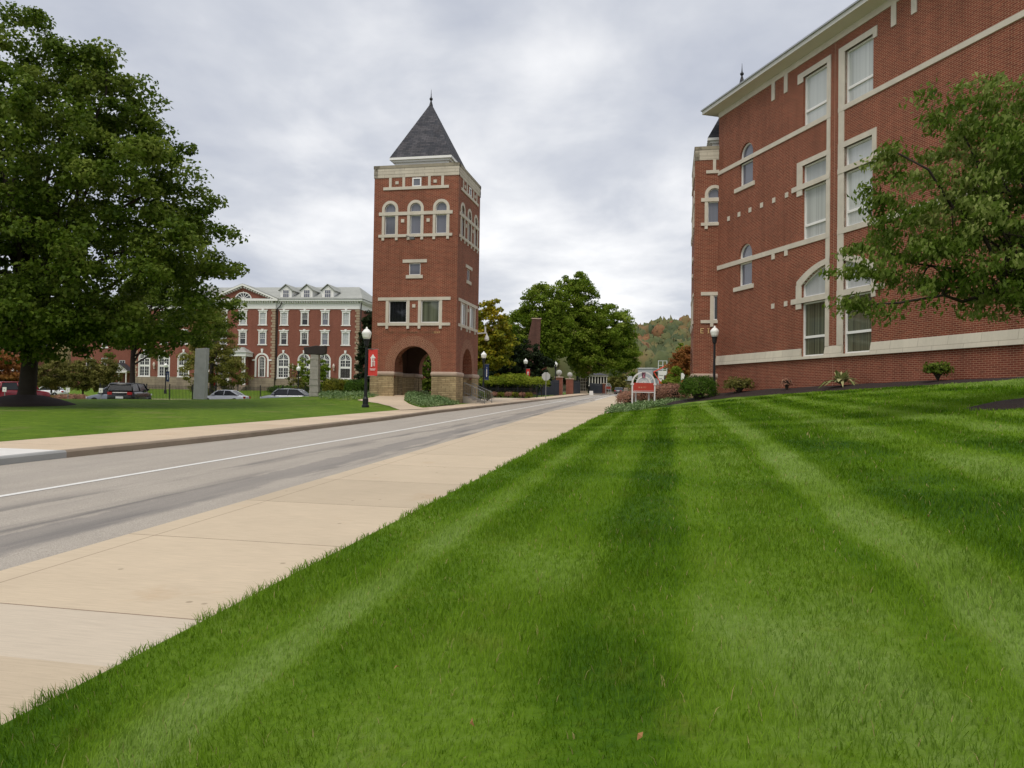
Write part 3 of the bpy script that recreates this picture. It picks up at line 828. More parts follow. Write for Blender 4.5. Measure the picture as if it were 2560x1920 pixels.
lm.box(-.03, .03, -.03, .03, 5.0, 5.6); lm.box(-.3, .3, -.3, .3, 4.94, 5.0); lm.box(-.28, .28, -.28, .28, 4.48, 4.52)
for a in (-.27, -.02, .23):
    for b_ in (-.27, .23): lm.box(a, a + .04, b_, b_ + .04, 4.52, 4.94)
lm.build('frame', BLACK, ln)
m, nt, b = principled('amber_glow'); b.inputs['Base Color'].default_value = (.8, .45, .1, 1); b.inputs['Emission Color'].default_value = (1, .55, .12, 1); b.inputs['Emission Strength'].default_value = .9
MB(TB @ Matrix.Translation((4.62, 5.1, 0))).box(-.24, .24, -.24, .24, 4.53, 4.93).build('lamp_glass', m, ln)
# steps and handrails at the side arch
st = MB(TB)
for i in range(4): st.box(TW + .02 + i * .36, TW + .38 + i * .36, 2.0, 4.5, .9, 1.70 - i * .145)
st.build('steps', plain('step_concrete', (.36, .32, .27), .9, .12, 2), gate)
for j, (yy, lb) in enumerate(((2.05, 'near steel handrail beside the steps at the side arch of the tower'), (4.45, 'far steel handrail beside the steps at the side arch of the tower'))):
    hr = MB(TB); p0, p1 = (TW + .1, yy, 2.75), (TW + 1.7, yy, 2.08)
    hr.tube([p0, p1], .028, 6); hr.tube([(p0[0], yy, 2.0), (p1[0], yy, 1.35)], .02, 6); hr.tube([p1, (p1[0], yy, 1.12)], .03, 6); hr.tube([p0, (p0[0], yy, 1.7)], .03, 6)
    for i in range(1, 11):
        t = i / 11; hr.tube([(p0[0] + (p1[0] - p0[0]) * t, yy, 2.75 - .67 * t), (p0[0] + (p1[0] - p0[0]) * t, yy, 2.0 - .65 * t)], .012, 5)
    tag(hr.build('handrail', STEEL), lb, 'handrail', 'handrails at the gateway steps')

# ------------------------------------------------------------------ right-hand building: twin tower + long wing
KW = 1.0116
R0 = at(1733, 880, 51.8)
hallr = thing('brick_building', 'large red brick building with stone bands, wide eaves and a corner tower on the right', 'building', (13.5, 51.5, 1.8))
TR = tower(hallr, Vector((R0.x, R0.y, 0)), k=KW)
for gx0, strokes in ((.46, ((0, .05, 0, .34), (.05, .22, 0, .045), (.05, .18, .15, .19), (.05, .22, .295, .34))), (.90, ((.05, .1, 0, .34), (0, .15, 0, .03), (0, .15, .31, .34)))):
    le = MB(TR)
    for a_, b_, c_, d_ in strokes: le.box(gx0 + a_, gx0 + b_, -.035 - .001 * c_, .01, 6.17 + c_, 6.17 + d_)
    le.build('letter', GOLD, hallr)
EW = Vector((.2662, -.9639, 0)); wc = Vector((R0.x, R0.y, 0)) + ER * 1.529
WM0 = Matrix(((EW.x, -EW.y, 0, wc.x), (EW.y, EW.x, 0, wc.y), (0, 0, 1, 0), (0, 0, 0, 1)))
WM = Matrix.Translation(CAM) @ Matrix.Scale(KW, 4) @ Matrix.Translation(-CAM) @ WM0
WL = 22.62
wall, trim = MB(WM), MB(WM)
ops, wins = [], []
cz = 11.66
seg = lambda x, hw, apex, sag: apex - (lambda R: R - math.sqrt(max(0, R * R - (x - cz) ** 2)))((hw * hw + sag * sag) / (2 * sag))
for s0, s1 in ((9.0, 11.03), (12.41, 14.44)):
    tp = [(s0 + (s1 - s0) * i / 10, seg(s0 + (s1 - s0) * i / 10, 2.67, 9.05, .93)) for i in range(11)]
    ops += [(s0, s1, 17.03, 19.8, None), (s0, s1, 13.8, 14.82, None), (s0, s1, 10.66, 13.52, None), (s0, s1, 7.45, 9.06, tp), (s0, s1, 4.18, 7.16, None)]
    wins += [((s0, s1, 17.03, 19.8), GLASS_BLIND if s0 < 10 else GLASS_BLIND2, None, 17.85), ((s0, s1, 13.8, 14.82), GLASS_GREY, None, None), ((s0, s1, 10.66, 13.52), GLASS_BLIND2 if s0 < 10 else GLASS_BLIND, None, 11.46),
             ((s0, s1, 7.45, 9.06), GLASS_GREY, tp, None), ((s0, s1, 4.18, 7.16), GLASS_CURT, None, 5.25)]
for dz in (0, -6.36):
    tp = arc_top(2.6, 4.07, 17.18 + dz, .73); ops += [(2.6, 4.07, 17.01 + dz, 17.915 + dz, tp), (2.6, 4.07, 15.28 + dz, 16.75 + dz, None)]
    wins += [((2.6, 4.07, 17.01 + dz, 17.915 + dz), GLASS_SKY, tp, None), ((2.6, 4.07, 15.28 + dz, 16.75 + dz), GLASS_SKY, None, None)]
facade(wall, 0, WL, .5, 20.95, ops, 0, .24)
wall.face([(WL, 0, .5), (WL, 14, .5), (WL, 14, 20.95), (WL, 0, 20.95)]); wall.face([(WL, 14, .5), (-2, 14, .5), (-2, 14, 20.95), (WL, 14, 20.95)])
wall.face([(-2, 14, .5), (0, 5, .5), (0, 5, 20.95), (-2, 14, 20.95)])
# upper part of the end wall above the tower roof
wall.face([(0, 6, 15), (0, 0, 15), (0, 0, 20.95), (0, 6, 20.95)])
for (a, b_, c, d), g, tp, bar in wins:
    window(hallr, WM, a, b_, c, d, g, tp, y=.22, fw=.085, ft=.09, bars=[('h', bar, .13)] if bar else ())
trim.box(0.001, WL, -.05, .1, 20.60, 20.95)
for a, b_ in ((6.01, 6.33), (7.24, 7.56), (15.64, 15.96), (16.89, 17.22)): trim.box(a, b_, -.045, .1, 19.55, 20.6)
for za, zb in ((16.75, 17.01), (10.38, 10.66)):
    trim.box(.0, 11.33, -.055, .12, za, zb); trim.box(11.95, WL + .05, -.055, .12, za, zb)
for dz in (0, -6.36): trim.box(2.07, 4.31, -.08, .1, 15.02 + dz, 15.28 + dz)
for i in range(6): trim.box(1.19 + i * 1.245, 1.47 + i * 1.245, -.035, .1, 13.42, 13.71)
for x in (6.17, 7.415):
    trim.box(x, x + .29, -.035, .1, 7.15, 7.44); trim.box(x, x + .29, -.05, .1, 10.06, 10.378)
for sg, e0, e1, ia, ja0, ja1 in ((-1, 8.52, 11.33, 9.0, 11.03, 11.33), (1, 11.96, 14.92, 14.44, 11.96, 12.41)):
    ear = (8.52, 9.0) if sg < 0 else (14.44, 14.72)
    trim.box(ear[0] if sg < 0 else e0, e1 if sg < 0 else ear[1], -.05, .1, 19.8, 20.10); trim.box(ear[0], ear[1] - .005, -.048, .1, 19.55, 19.798)
    trim.box(ja0, ja1, -.046, .1, 17.012, 19.798)
    trim.box(ear[0] if sg < 0 else e0, e1 if sg < 0 else ear[1], -.05, .1, 14.82, 15.10); trim.box(ear[0], ear[1] - .005, -.048, .1, 13.20, 14.818)
    trim.box(8.08 if sg < 0 else e0, e1 if sg < 0 else 15.3, -.07, .1, 13.52, 13.80); trim.box(ja0, ja1, -.046, .1, 10.662, 14.818)
    trim.box(8.10 if sg < 0 else e0, e1 if sg < 0 else 15.3, -.07, .1, 7.16, 7.45); trim.box(ear[0], ear[1] - .005, -.048, .1, 6.85, 8.2)
    trim.box(ja0, ja1, -.046, .1, 4.642, 10.376); trim.box(ja0 + .02, ja1 - .02, -.044, .1, 15.102, 16.748)
    xs = [(8.58 + (11.33 - 8.58) * i / 12) if sg < 0 else (11.96 + (14.78 - 11.96) * i / 12) for i in range(13)]
    clampi = lambda x: min(max(x, 9.0), 14.44)
    trim.ring([(x, seg(x, 2.67, 9.05, .93) if 8.99 < x < 14.45 else 8.12) for x in xs], [(x, seg(x, 3.1, 9.34, .96)) for x in xs], -.05, .1)
trim.build('stone_trim', TRIM, hallr)
ej = MB(WM); ej.box(11.63, 11.652, -.004, .05, 4.66, 20.59); ej.box(11.63, 11.652, -.004, .05, .6, 4.02); ej.build('expansion_joint', plain('joint_sealant', (.36, .22, .15), .8), hallr)
wall.build('wall', BRICK, hallr)
wt = MB(WM)
for a, b_ in ((-.1, 9.0), (11.03, 12.41), (14.44, WL + .1)):
    wt.face([(a, -.14, 4.03), (b_, -.14, 4.03), (b_, -.03, 4.64), (a, -.03, 4.64)]); wt.face([(a, -.14, 4.03), (a, .05, 4.03), (b_, .05, 4.03), (b_, -.14, 4.03)]); wt.face([(a, -.03, 4.64), (b_, -.03, 4.64), (b_, .05, 4.641), (a, .05, 4.641)])
    for e in (a, b_): wt.face([(e, -.14, 4.03), (e, -.03, 4.64), (e, .05, 4.64), (e, .05, 4.03)])
for a, b_ in ((9.0, 11.03), (12.41, 14.44)):
    wt.face([(a, -.14, 4.03), (b_, -.14, 4.03), (b_, -.115, 4.18), (a, -.115, 4.18)]); wt.face([(a, -.14, 4.03), (a, .05, 4.03), (b_, .05, 4.03), (b_, -.14, 4.03)])
    wt.face([(a, -.115, 4.18), (b_, -.115, 4.18), (b_, .23, 4.185), (a, .23, 4.185)])
wt.build('water_table', WATERT, hallr)
ev = MB(WM); o = .78
ev.face([(-o, -o, 21.05), (-o, 6, 21.05), (0, 6, 20.95), (0, -.0, 20.95)]); ev.face([(-o, -o, 21.05), (0, -.0, 20.95), (WL, 0, 20.95), (WL + o, -o, 21.05)])
ev.build('soffit', SOFFIT, hallr)
fs = MB(WM); fs.box(-o, WL + o, -o - .04, -o, 21.04, 21.27); fs.box(-o - .04, -o, -o - .04, 6, 21.04, 21.27); fs.build('fascia', plain('fascia_paint', (.56, .55, .5), .6, .05), hallr)
gt = MB(WM); gt.box(-o - .1, WL + o, -o - .12, -o + .02, 21.272, 21.36); gt.box(-o - .12, -o + .02, -o + .02, 6, 21.272, 21.36); gt.build('gutter', plain('gutter_metal', (.32, .33, .33), .4, .1, metal=.3), hallr)
rf = MB(WM); rf.face([(-o, -o, 21.3), (WL + o, -o, 21.3), (WL - 5, 7, 24.2), (5, 7, 24.2)]); rf.face([(-o, 14, 21.3), (-o, -o, 21.3), (5, 7, 24.2)]); rf.face([(WL + o, -o, 21.3), (WL + o, 14, 21.3), (WL - 5, 7, 24.2)]); rf.build('roof', SLATE, hallr)

# ------------------------------------------------------------------ old hall with pediment and dormers
HP = at(608, 900, 132.)
EH = Vector((.992, -.124, 0))
HM = Matrix(((EH.x, -EH.y, 0, HP.x), (EH.y, EH.x, 0, HP.y), (0, 0, 1, 0), (0, 0, 0, 1)))
old = thing('old_hall', 'three storey red brick hall with white trim, pediment and dormers beyond the parking lot', 'building', (HP.x, HP.y, 2.2))
wall, fr, qn, bs = MB(HM), MB(HM), MB(HM), MB(HM)
HL0, HL1, HD = -20.1, 20.4, 17.0
cols = [0, 3.55, 7.2, 10.85, 14.45, 18.1]
allc = sorted({c for x in cols for c in (x, -x)})
panes3 = [GLASS_GREY, GLASS_GREY, GLASS_GREY, GLASS_DARK, GLASS_SKY, GLASS_GREY]; panes2 = [GLASS_DARK, GLASS_SKY, GLASS_DARK, GLASS_DARK, GLASS_SKY, GLASS_GREY]
ops = []
for c in allc:
    ops += [(c - .52, c + .52, 13.4, 15.45, None), (c - .52, c + .52, 10.05, 12.05, None)]
    if abs(c) > 5: ops.append((c - .95, c + .95, 4.4, 8.45, arc_top(c - .95, c + .95, 7.5, .95)))
    elif abs(c) > 2: ops.append((c - .45, c + .45, 4.5, 7.9, arc_top(c - .45, c + .45, 7.45, .45)))
for a, b_, y in ((HL0, -5.75, 0), (-5.75, 5.75, -.35), (5.75, HL1, 0)):
    oo = [q for q in ops if a < q[0] < b_]; facade(wall, a, b_, 4.35, 16.1, oo, y, .15); bs.face([(a - .03, y - .08, 1.2), (b_ + .03, y - .08, 1.2), (b_ + .03, y - .08, 4.36), (a - .03, y - .08, 4.36)]); bs.face([(a - .03, y - .08, 4.36), (b_ + .03, y - .08, 4.36), (b_ + .03, y + .05, 4.38), (a - .03, y + .05, 4.38)])
for a in (-5.75, 5.75): wall.face([(a, -.35, 4.3), (a, 0, 4.3), (a, 0, 16.1), (a, -.35, 16.1)])
wall.face([(HL1, 0, 1.2), (HL1, HD, 1.2), (HL1, HD, 16.1), (HL1, 0, 16.1)]); wall.face([(HL0, HD, 1.2), (HL0, 0, 1.2), (HL0, 0, 16.1), (HL0, HD, 16.1)]); wall.face([(HL1, HD, 1.2), (HL0, HD, 1.2), (HL0, HD, 16.1), (HL1, HD, 16.1)])
# side wing of the hall, seen between hall and gate tower
wall.box(HL1 + .01, HL1 + 9, HD - 6, HD + 4, 1.2, 16.0)
wall.build('wall', HALLB, old); bs.build('stone_base', HALLST, old)
for i in range(26):
    z = 4.42 + i * .45; w = .72 if i % 2 else .5
    for x, y in ((5.75, -.35), (-5.75, -.35), (HL1, 0), (HL0, 0)):
        s = -1 if x > 0 else 1
        qn.box(min(x + s * w, x - s * .04), max(x + s * w, x - s * .04), y - .05, y + .3, z, z + .36)
qn.build('quoins', QUOIN, old)
for a, b_, y in ((HL0, -5.75, 0), (5.75, HL1, 0), (-5.75, 5.75, -.35)):
    e0, e1 = (-.25 if a == HL0 or a == -5.75 else 0), (.25 if b_ == HL1 or b_ == 5.75 else 0)
    fr.box(a + e0 * .3, b_ + e1 * .3, y - .1, y + .4, 16.1, 17.12); fr.box(a + e0 * 2.4, b_ + e1 * 2.4, y - .6, y + .4, 17.40, 17.75)
    x = a
    while x < b_ - .2: fr.box(x, x + .2, y - .45, y, 17.125, 17.395); x += .42
fr.box(HL1 - .01, HL1 + .1, -.1, HD, 16.1, 17.12); fr.box(HL1, HL1 + .6, 0, HD, 17.401, 17.749)
for k in range(34): fr.box(HL1, HL1 + .45, k * .45, k * .45 + .2, 17.125, 17.395)
# pediment
for s in (-1, 1):
    a = [(s * 6.35, 17.76), (s * 0, 20.35), (0, 20.0), (s * 5.6, 17.76)]
    if s > 0: a = a[::-1]
    fr.prism(a, -.95, -.35)
    for k in range(13):
        t = (k + .5) / 13.2; x = s * 5.7 * (1 - t); z = 17.72 + 2.25 * t; fr.box(x - .11, x + .11, -.8, -.3, z - .26, z - .03)
fr.build('cornice', WHITE, old)
pd = MB(HM); pd.face([(-5.7, -.42, 17.75), (5.7, -.42, 17.75), (0, -.42, 20.1)]); pd.build('pediment_wall', HALLB, old)
tp = arc_top(-1.5, 1.5, 17.8, 1.15, 16)
window(old, HM, -1.5, 1.5, 17.78, 18.95, GLASS_DARK, tp, y=-.43, fw=.16, bars=[('r', 0, 17.8, math.radians(a), 1.3, .09) for a in (30, 60, 90, 120, 150)])
for c in allc:
    y = -.35 if abs(c) < 5.75 else 0; i = cols.index(abs(c))
    for zb, zt, P, hd in ((13.4, 15.45, panes3[i], 15.98), (10.05, 12.05, panes2[i], 12.58)):
        zm = (zb + zt) / 2
        gb = [('h', zm, .07), ('v', c - .17, .03, zm, zt), ('v', c + .17, .03, zm, zt), ('h', zm + .34, .03), ('h', zm + .68, .03)]
        w = window(old, HM, c - .52, c + .52, zb, zt, P, y=y + .1, fw=.07, bars=gb)
        sm = MB(HM); sm.box(c - .7, c - .52, y - .06, y + .1, zb, zt); sm.box(c + .52, c + .7, y - .06, y + .1, zb, zt)
        sm.box(c - .72, c + .72, y - .08, y + .1, zt + .001, zt + .30); sm.prism([(c - .78, zt + .302), (c + .78, zt + .302), (c + .93, hd - .04), (c - .93, hd - .04)], y - .16, y + .1)
        sm.prism([(c - .12, zt + .2), (c + .12, zt + .2), (c + .2, hd + .1), (c - .2, hd + .1)], y - .2, y + .1); sm.box(c - .85, c + .85, y - .12, y + .1, zb - .14, zb - .001)
        sm.build('surround', WHITE, w)
    if abs(c) > 5:
        tp = arc_top(c - .95, c + .95, 7.5, .95)
        gb = [('v', c, .13, 4.5, 8.4), ('h', 7.5, .13), ('h', 6.25, .34)] + [('v', c + d, .035, 4.5, 7.45) for d in (-.45, .45)] + [('h', z, .035) for z in (4.98, 5.5, 6.95)] + [('r', c, 7.5, math.radians(a), .9, .045) for a in (30, 55, 125, 150)]
        w = window(old, HM, c - .95, c + .95, 4.4, 8.45, GLASS_DARK, tp, y=.1, fw=.13, bars=gb, label='arched window with a dark louvred lower half' if c > 18 else None)
        if c > 18:
            lv = MB(HM)
            for k in range(9): lv.box(c - .82, c + .82, .02, .095, 4.52 + k * .175, 4.66 + k * .175)
            lv.build('louvre', plain('dark_louvre', (.04, .035, .033), .7), w)
        sm = MB(HM); sm.ring(tp, arc_top(c - 1.1, c + 1.1, 7.5, 1.1), -.05, .1); sm.box(c - 1.1, c - .95, -.05, .1, 4.4, 7.5); sm.box(c + .95, c + 1.1, -.05, .1, 4.4, 7.5)
        sm.prism([(c - .13, 8.62), (c + .13, 8.62), (c + .2, 9.12), (c - .2, 9.12)], -.14, .1); sm.box(c - 1.15, c + 1.15, -.1, .1, 4.27, 4.399); sm.build('surround', WHITE, w)
    elif abs(c) > 2:
        tp = arc_top(c - .45, c + .45, 7.45, .45)
        w = window(old, HM, c - .45, c + .45, 4.5, 7.9, GLASS_DARK, tp, y=-.25, fw=.08, bars=[('v', c - .12, .03), ('v', c + .12, .03), ('h', 6.0, .07), ('h', 6.45, .03), ('h', 6.9, .03), ('h', 7.4, .04)])
        sm = MB(HM); sm.ring(arc_top(c - .5, c + .5, 7.45, .5), arc_top(c - .62, c + .62, 7.45, .62), -.42, -.3); sm.ring(arc_top(c - .95, c + .95, 7.4, .9), arc_top(c - 1.25, c + 1.25, 7.4, 1.2), -.44, -.3)
        for d in (-.56, .56): sm.box(c + d - .08, c + d + .08, -.42, -.3, 4.5, 7.45)
        for d in (-1.1, 1.1): sm.box(c + d - .15, c + d + .15, -.44, -.3, 4.5, 7.38)
        sm.box(c - 1.75, c - .95, -.46, -.3, 7.25, 7.5); sm.box(c + .95, c + 1.75, -.46, -.3, 7.25, 7.5); sm.prism([(c - .13, 8.62), (c + .13, 8.62), (c + .2, 9.3), (c - .2, 9.3)], -.5, -.3); sm.build('surround', WHITE, w)
rf = MB(HM); e = .75
a, b_, c, d = (HL0 - e, -e, 17.78), (HL1 + e, -e, 17.78), (HL1 + e, HD, 17.78), (HL0 - e, HD, 17.78)
r0, r1 = (HL0 + 6.5, 7.5, 20.9), (HL1 - 2.6, 7.5, 20.9)
rf.face([a, b_, r1, r0]); rf.face([b_, c, r1]); rf.face([c, d, r0, r1]); rf.face([d, a, r0])
rf.face([(0, -.95, 20.38), (-6.5, -.95, 17.78), (-6.5, 1, 17.9), (0, 8, 20.38)]); rf.face([(6.5, -.95, 17.78), (0, -.95, 20.38), (0, 8, 20.38), (6.5, 1, 17.9)])
rf.face([(HL1 + .5, HD - 6.6, 17.6), (HL1 + 9, HD - 6.6, 17.6), (HL1 + 9, HD, 20.0), (HL1 + .5, HD, 20.0)])
rt = rf.build('roof', GREYROOF, old)
for c in (7.3, 11.0, 14.7, -7.3, -11.0, -14.7):
    dm = MB(HM); dm.box(c - 1.0, c + 1.0, .3, 5.5, 17.7, 19.35); dm.prism([(c - 1.0, 19.351), (c + 1.0, 19.351), (c, 20.2)], .3, 6.4)
    dmo = dm.build('dormer', WHITE, old)
    dr = MB(HM)
    for s in (-1, 1):
        pl = [(c + s * 1.28, 19.22), (c, 20.33), (c, 20.43), (c + s * 1.34, 19.3)]; dr.prism(pl if s < 0 else pl[::-1], .02, 6.6)
    dr.build('dormer_roof', GREYROOF, dmo)
    wv = MB(HM); wv.face([(c - .5, .285, 18.15), (c + .5, .285, 18.15), (c + .5, .285, 19.35), (c - .5, .285, 19.35)]); wv.build('pane', GLASS_SKY, dmo)
    bv = MB(HM); [bv.box(c + d - .02, c + d + .02, .25, .28, 18.15, 19.35) for d in (-.17, .17)]; bv.box(c - .5, c + .5, .245, .28, 18.72, 18.78); bv.box(c - .6, c + .6, .24, .28, 18.05, 18.149); bv.box(c - .6, c - .5, .24, .28, 18.15, 19.4); bv.box(c + .5, c + .6, .24, .28, 18.15, 19.4); bv.build('window_frame', WHITE, dmo)
dp = MB(HM); dp.tube([(6.9, -.5, 17.2), (6.6, -.3, 16.6), (6.0, -.12, 16.2), (5.95, -.12, 4)], .09, 7); dp.tube([(20.9, -.4, 17.2), (20.75, -.25, 16.2), (20.72, -.12, 15.8), (20.6, -.12, 4)], .09, 7); dp.build('downpipe', plain('dark_copper', (.03, .025, .022), .6), old)
# entrance porch
po = MB(HM); po.box(-1.9, 1.9, -3.0, -.4, 7.9, 8.5)
for x in (-1.6, -1.25, 1.25, 1.6): po.lathe([(.2, 3.1), (.16, 3.4), (.14, 7.6), (.22, 7.9)], (x, -2.7, 0), 10)
po.build('porch', WHITE, old)
pr = MB(HM); pr.loft([[(-2.1, -3.2, 8.5), (2.1, -3.2, 8.5), (2.1, -.35, 8.5), (-2.1, -.35, 8.5)], [(-.4, -.9, 9.5), (.4, -.9, 9.5), (.4, -.36, 9.5), (-.4, -.36, 9.5)]]); pr.build('porch_roof', GREYROOF, old)
pw = MB(HM); pw.box(-1.2, 1.2, -1.6, -.4, 3, 7.9); pw.build('porch_wall', HALLB, old)
sp_ = MB(HM); [sp_.box(-2.2, 2.2, -3.2 - k * .4, -2.8 - k * .4 + .4, 1.5, 3.1 - k * .16) for k in range(6)]; sp_.build('porch_steps', HALLST, old)
for x in (9.0, 16.2, -16.1):
    q = MB(HM); q.lathe([(.02, 6.0), (.14, 6.1), (.22, 6.5), (.12, 6.75), (.03, 6.9)], (x, -.35, 0), 9); q.box(x - .05, x + .05, -.4, .0, 5.7, 5.98)
    q.build('wall_lantern', plain('lantern_glass', (.62, .52, .44), .4), old)

# neighbouring brick houses far left


def brick_house(name, label, px0, px1, ytop, Y, wins, roofm, depth=9, gable=False):
    p0, p1 = at(px0, 960, Y), at(px1, 960, Y); zt = at(px0, ytop, Y).z; w = p1.x - p0.x
    h = thing(name, label, 'house', (p0.x, Y, 2)); M = Matrix.Translation((p0.x, Y, 0))
    wl = MB(M); oo = [(w * a - .55, w * a + .55, z0, z1, None) for a, z0, z1 in wins]
    facade(wl, 0, w, .5, zt, oo, 0, .15); wl.face([(w, 0, .5), (w, depth, .5), (w, depth, zt), (w, 0, zt)]); wl.face([(0, depth, .5), (0, 0, .5), (0, 0, zt), (0, depth, zt)])
    wl.build('wall', HALLB, h)
    for a, z0, z1 in wins:
        wn = window(h, M, w * a - .55, w * a + .55, z0, z1, GLASS_DARK, y=.1, fw=.1, bars=[('h', (z0 + z1) / 2, .08), ('v', w * a, .05)])
        MB(M).box(w * a - .75, w * a + .75, -.1, .1, z0 - .18, z0 - .002).build('sill', WHITE, wn)
    r = MB(M); r.loft([[(-.5, -.5, zt), (w + .5, -.5, zt), (w + .5, depth + .5, zt), (-.5, depth + .5, zt)], [(2, depth * .45, zt + 3), (w - 2, depth * .45, zt + 3), (w - 2, depth * .55, zt + 3), (2, depth * .55, zt + 3)]])
    r.build('roof', roofm, h); MB(M).box(-.25, w + .25, -.25, .1, zt - .5, zt - .01).build('cornice', WHITE, h)
    return h, M, w


h1, hm, hw = brick_house('brick_house', 'red brick house with small gabled porch, left of the old hall behind the bushes', 176, 336, 800, 146, [(.28, 6.0, 8.0), (.52, 6.0, 8.0), (.8, 5.3, 7.6), (.52, 2.6, 4.4), (.25, 2.6, 4.4), (.52, 10, 12), (.8, 10, 12)], SLATE)
q = MB(hm); q.box(hw * .72, hw * .98, -2.6, 0, 5.2, 5.45); [q.box(hw * a, hw * a + .18, -2.5, -2.3, 1.8, 5.2) for a in (.73, .85, .96)]; q.build('porch', WHITE, h1)
q = MB(hm); q.prism([(hw * .70, 5.452), (hw, 5.452), (hw * .85, 6.9)], -2.5, -.0); q.build('porch_gable', plain('pale_gable', (.52, .52, .50), .7), h1)
q = MB(hm); q.face([(hw * .68, -2.7, 5.46), (hw * .68, 0, 5.46), (hw * .85, 0, 7.02), (hw * .85, -2.7, 7.02)]); q.face([(hw * 1.02, 0, 5.46), (hw * 1.02, -2.7, 5.46), (hw * .85, -2.7, 7.02), (hw * .85, 0, 7.02)]); q.build('porch_roof', SLATE, h1)
brick_house('brick_house', 'red brick house at the far left edge behind the orange tree', -130, 52, 860, 150, [(.75, 5.5, 7.5), (.92, 5.5, 7.5)], SLATE)

# ------------------------------------------------------------------ trees and shrubs
UP = np.array([0, 0, 1.])


def quads(n, size, aspect, normals, centers, rs, fold=.18, droop=None):
    """n leaf quads (base, side, tip, side) around centers"""
    a = rs.normal(size=(n, 3)); a -= normals * (a * normals).sum(1, keepdims=True)
    if droop is not None: a = a * .55 + np.array(droop)
    a -= normals * (a * normals).sum(1, keepdims=True) * .7
    a /= np.linalg.norm(a, axis=1, keepdims=True) + 1e-9
    b = np.cross(normals, a); b /= np.linalg.norm(b, axis=1, keepdims=True) + 1e-9
    s = (size * rs.uniform(.6, 1.35, n))[:, None]
    base = centers - a * s * .5; tip = centers + a * s * .5 - normals * s * fold
    l = centers + b * s * aspect * .5 + normals * s * fold * .5; r = centers - b * s * aspect * .5 + normals * s * fold * .5
    V = np.stack([base, r, tip, l], 1).reshape(-1, 3)
    return V, np.arange(4 * n).reshape(n, 4)


def leaf_cloud(clumps, rad, per, size, rs, aspect=.75, flat=.6, droop=None, upb=.5):
    """leaves gathered in clumps; returns verts, faces, rnd"""
    n = len(clumps) * per
    c = np.repeat(clumps, per, 0); rr = np.repeat(np.broadcast_to(rad, (len(clumps),)), per)[:, None]
    d = rs.normal(size=(n, 3)); d /= np.linalg.norm(d, axis=1, keepdims=True); q = rs.uniform(0, 1, (n, 1)) ** .45
    off = d * q * rr; off[:, 2] *= flat
    nm = d * .6 + rs.normal(size=(n, 3)) * .55 + UP * upb; nm /= np.linalg.norm(nm, axis=1, keepdims=True)
    V, Fq = quads(n, size, aspect, nm, c + off, rs, droop=droop)
    tone = np.repeat(rs.uniform(0, 1, len(clumps)), per) * .45 + rs.uniform(0, 1, n) * .55
    return V, Fq, np.repeat(tone, 4)


def ell_points(lobes, n, rs, shell=.45, lumpy=.09):
    """points in a union of ellipsoids, mostly near their skin"""
    vol = np.maximum(np.array([l[3] * l[4] * l[5] for l in lobes]), .16) ** .75; k = rs.choice(len(lobes), n, p=vol / vol.sum())
    Lb = np.array(lobes, float)[k]
    d = rs.normal(size=(n, 3)); d /= np.linalg.norm(d, axis=1, keepdims=True)
    r = (shell + (1 - shell) * rs.uniform(0, 1, (n, 1)) ** .6)
    w = 1 + lumpy * np.sin(d[:, :1] * 7 + k[:, None]) * np.cos(d[:, 2:] * 6 + d[:, 1:2] * 5) * 1.6
    return Lb[:, :3] + d * r * w * Lb[:, 3:6]


def limbs(mb, start, targets, r0, rs, n=5, sides=7, bow=.25):
    for t in targets:
        s = np.array(start(rs)); t = np.array(t); L = np.linalg.norm(t - s); pts = []
        for i in range(n + 1):
            f = i / n; p = s + (t - s) * f; p[2] += math.sin(f * math.pi) * L * bow * .35; p += rs.normal(size=3) * L * .028 * (0 < i < n); pts.append(tuple(p))
        r = r0 * rs.uniform(.65, 1.1); mb.tube(pts, [r * (1 - .85 * i / n) + .012 for i in range(n + 1)], sides)
        yield pts


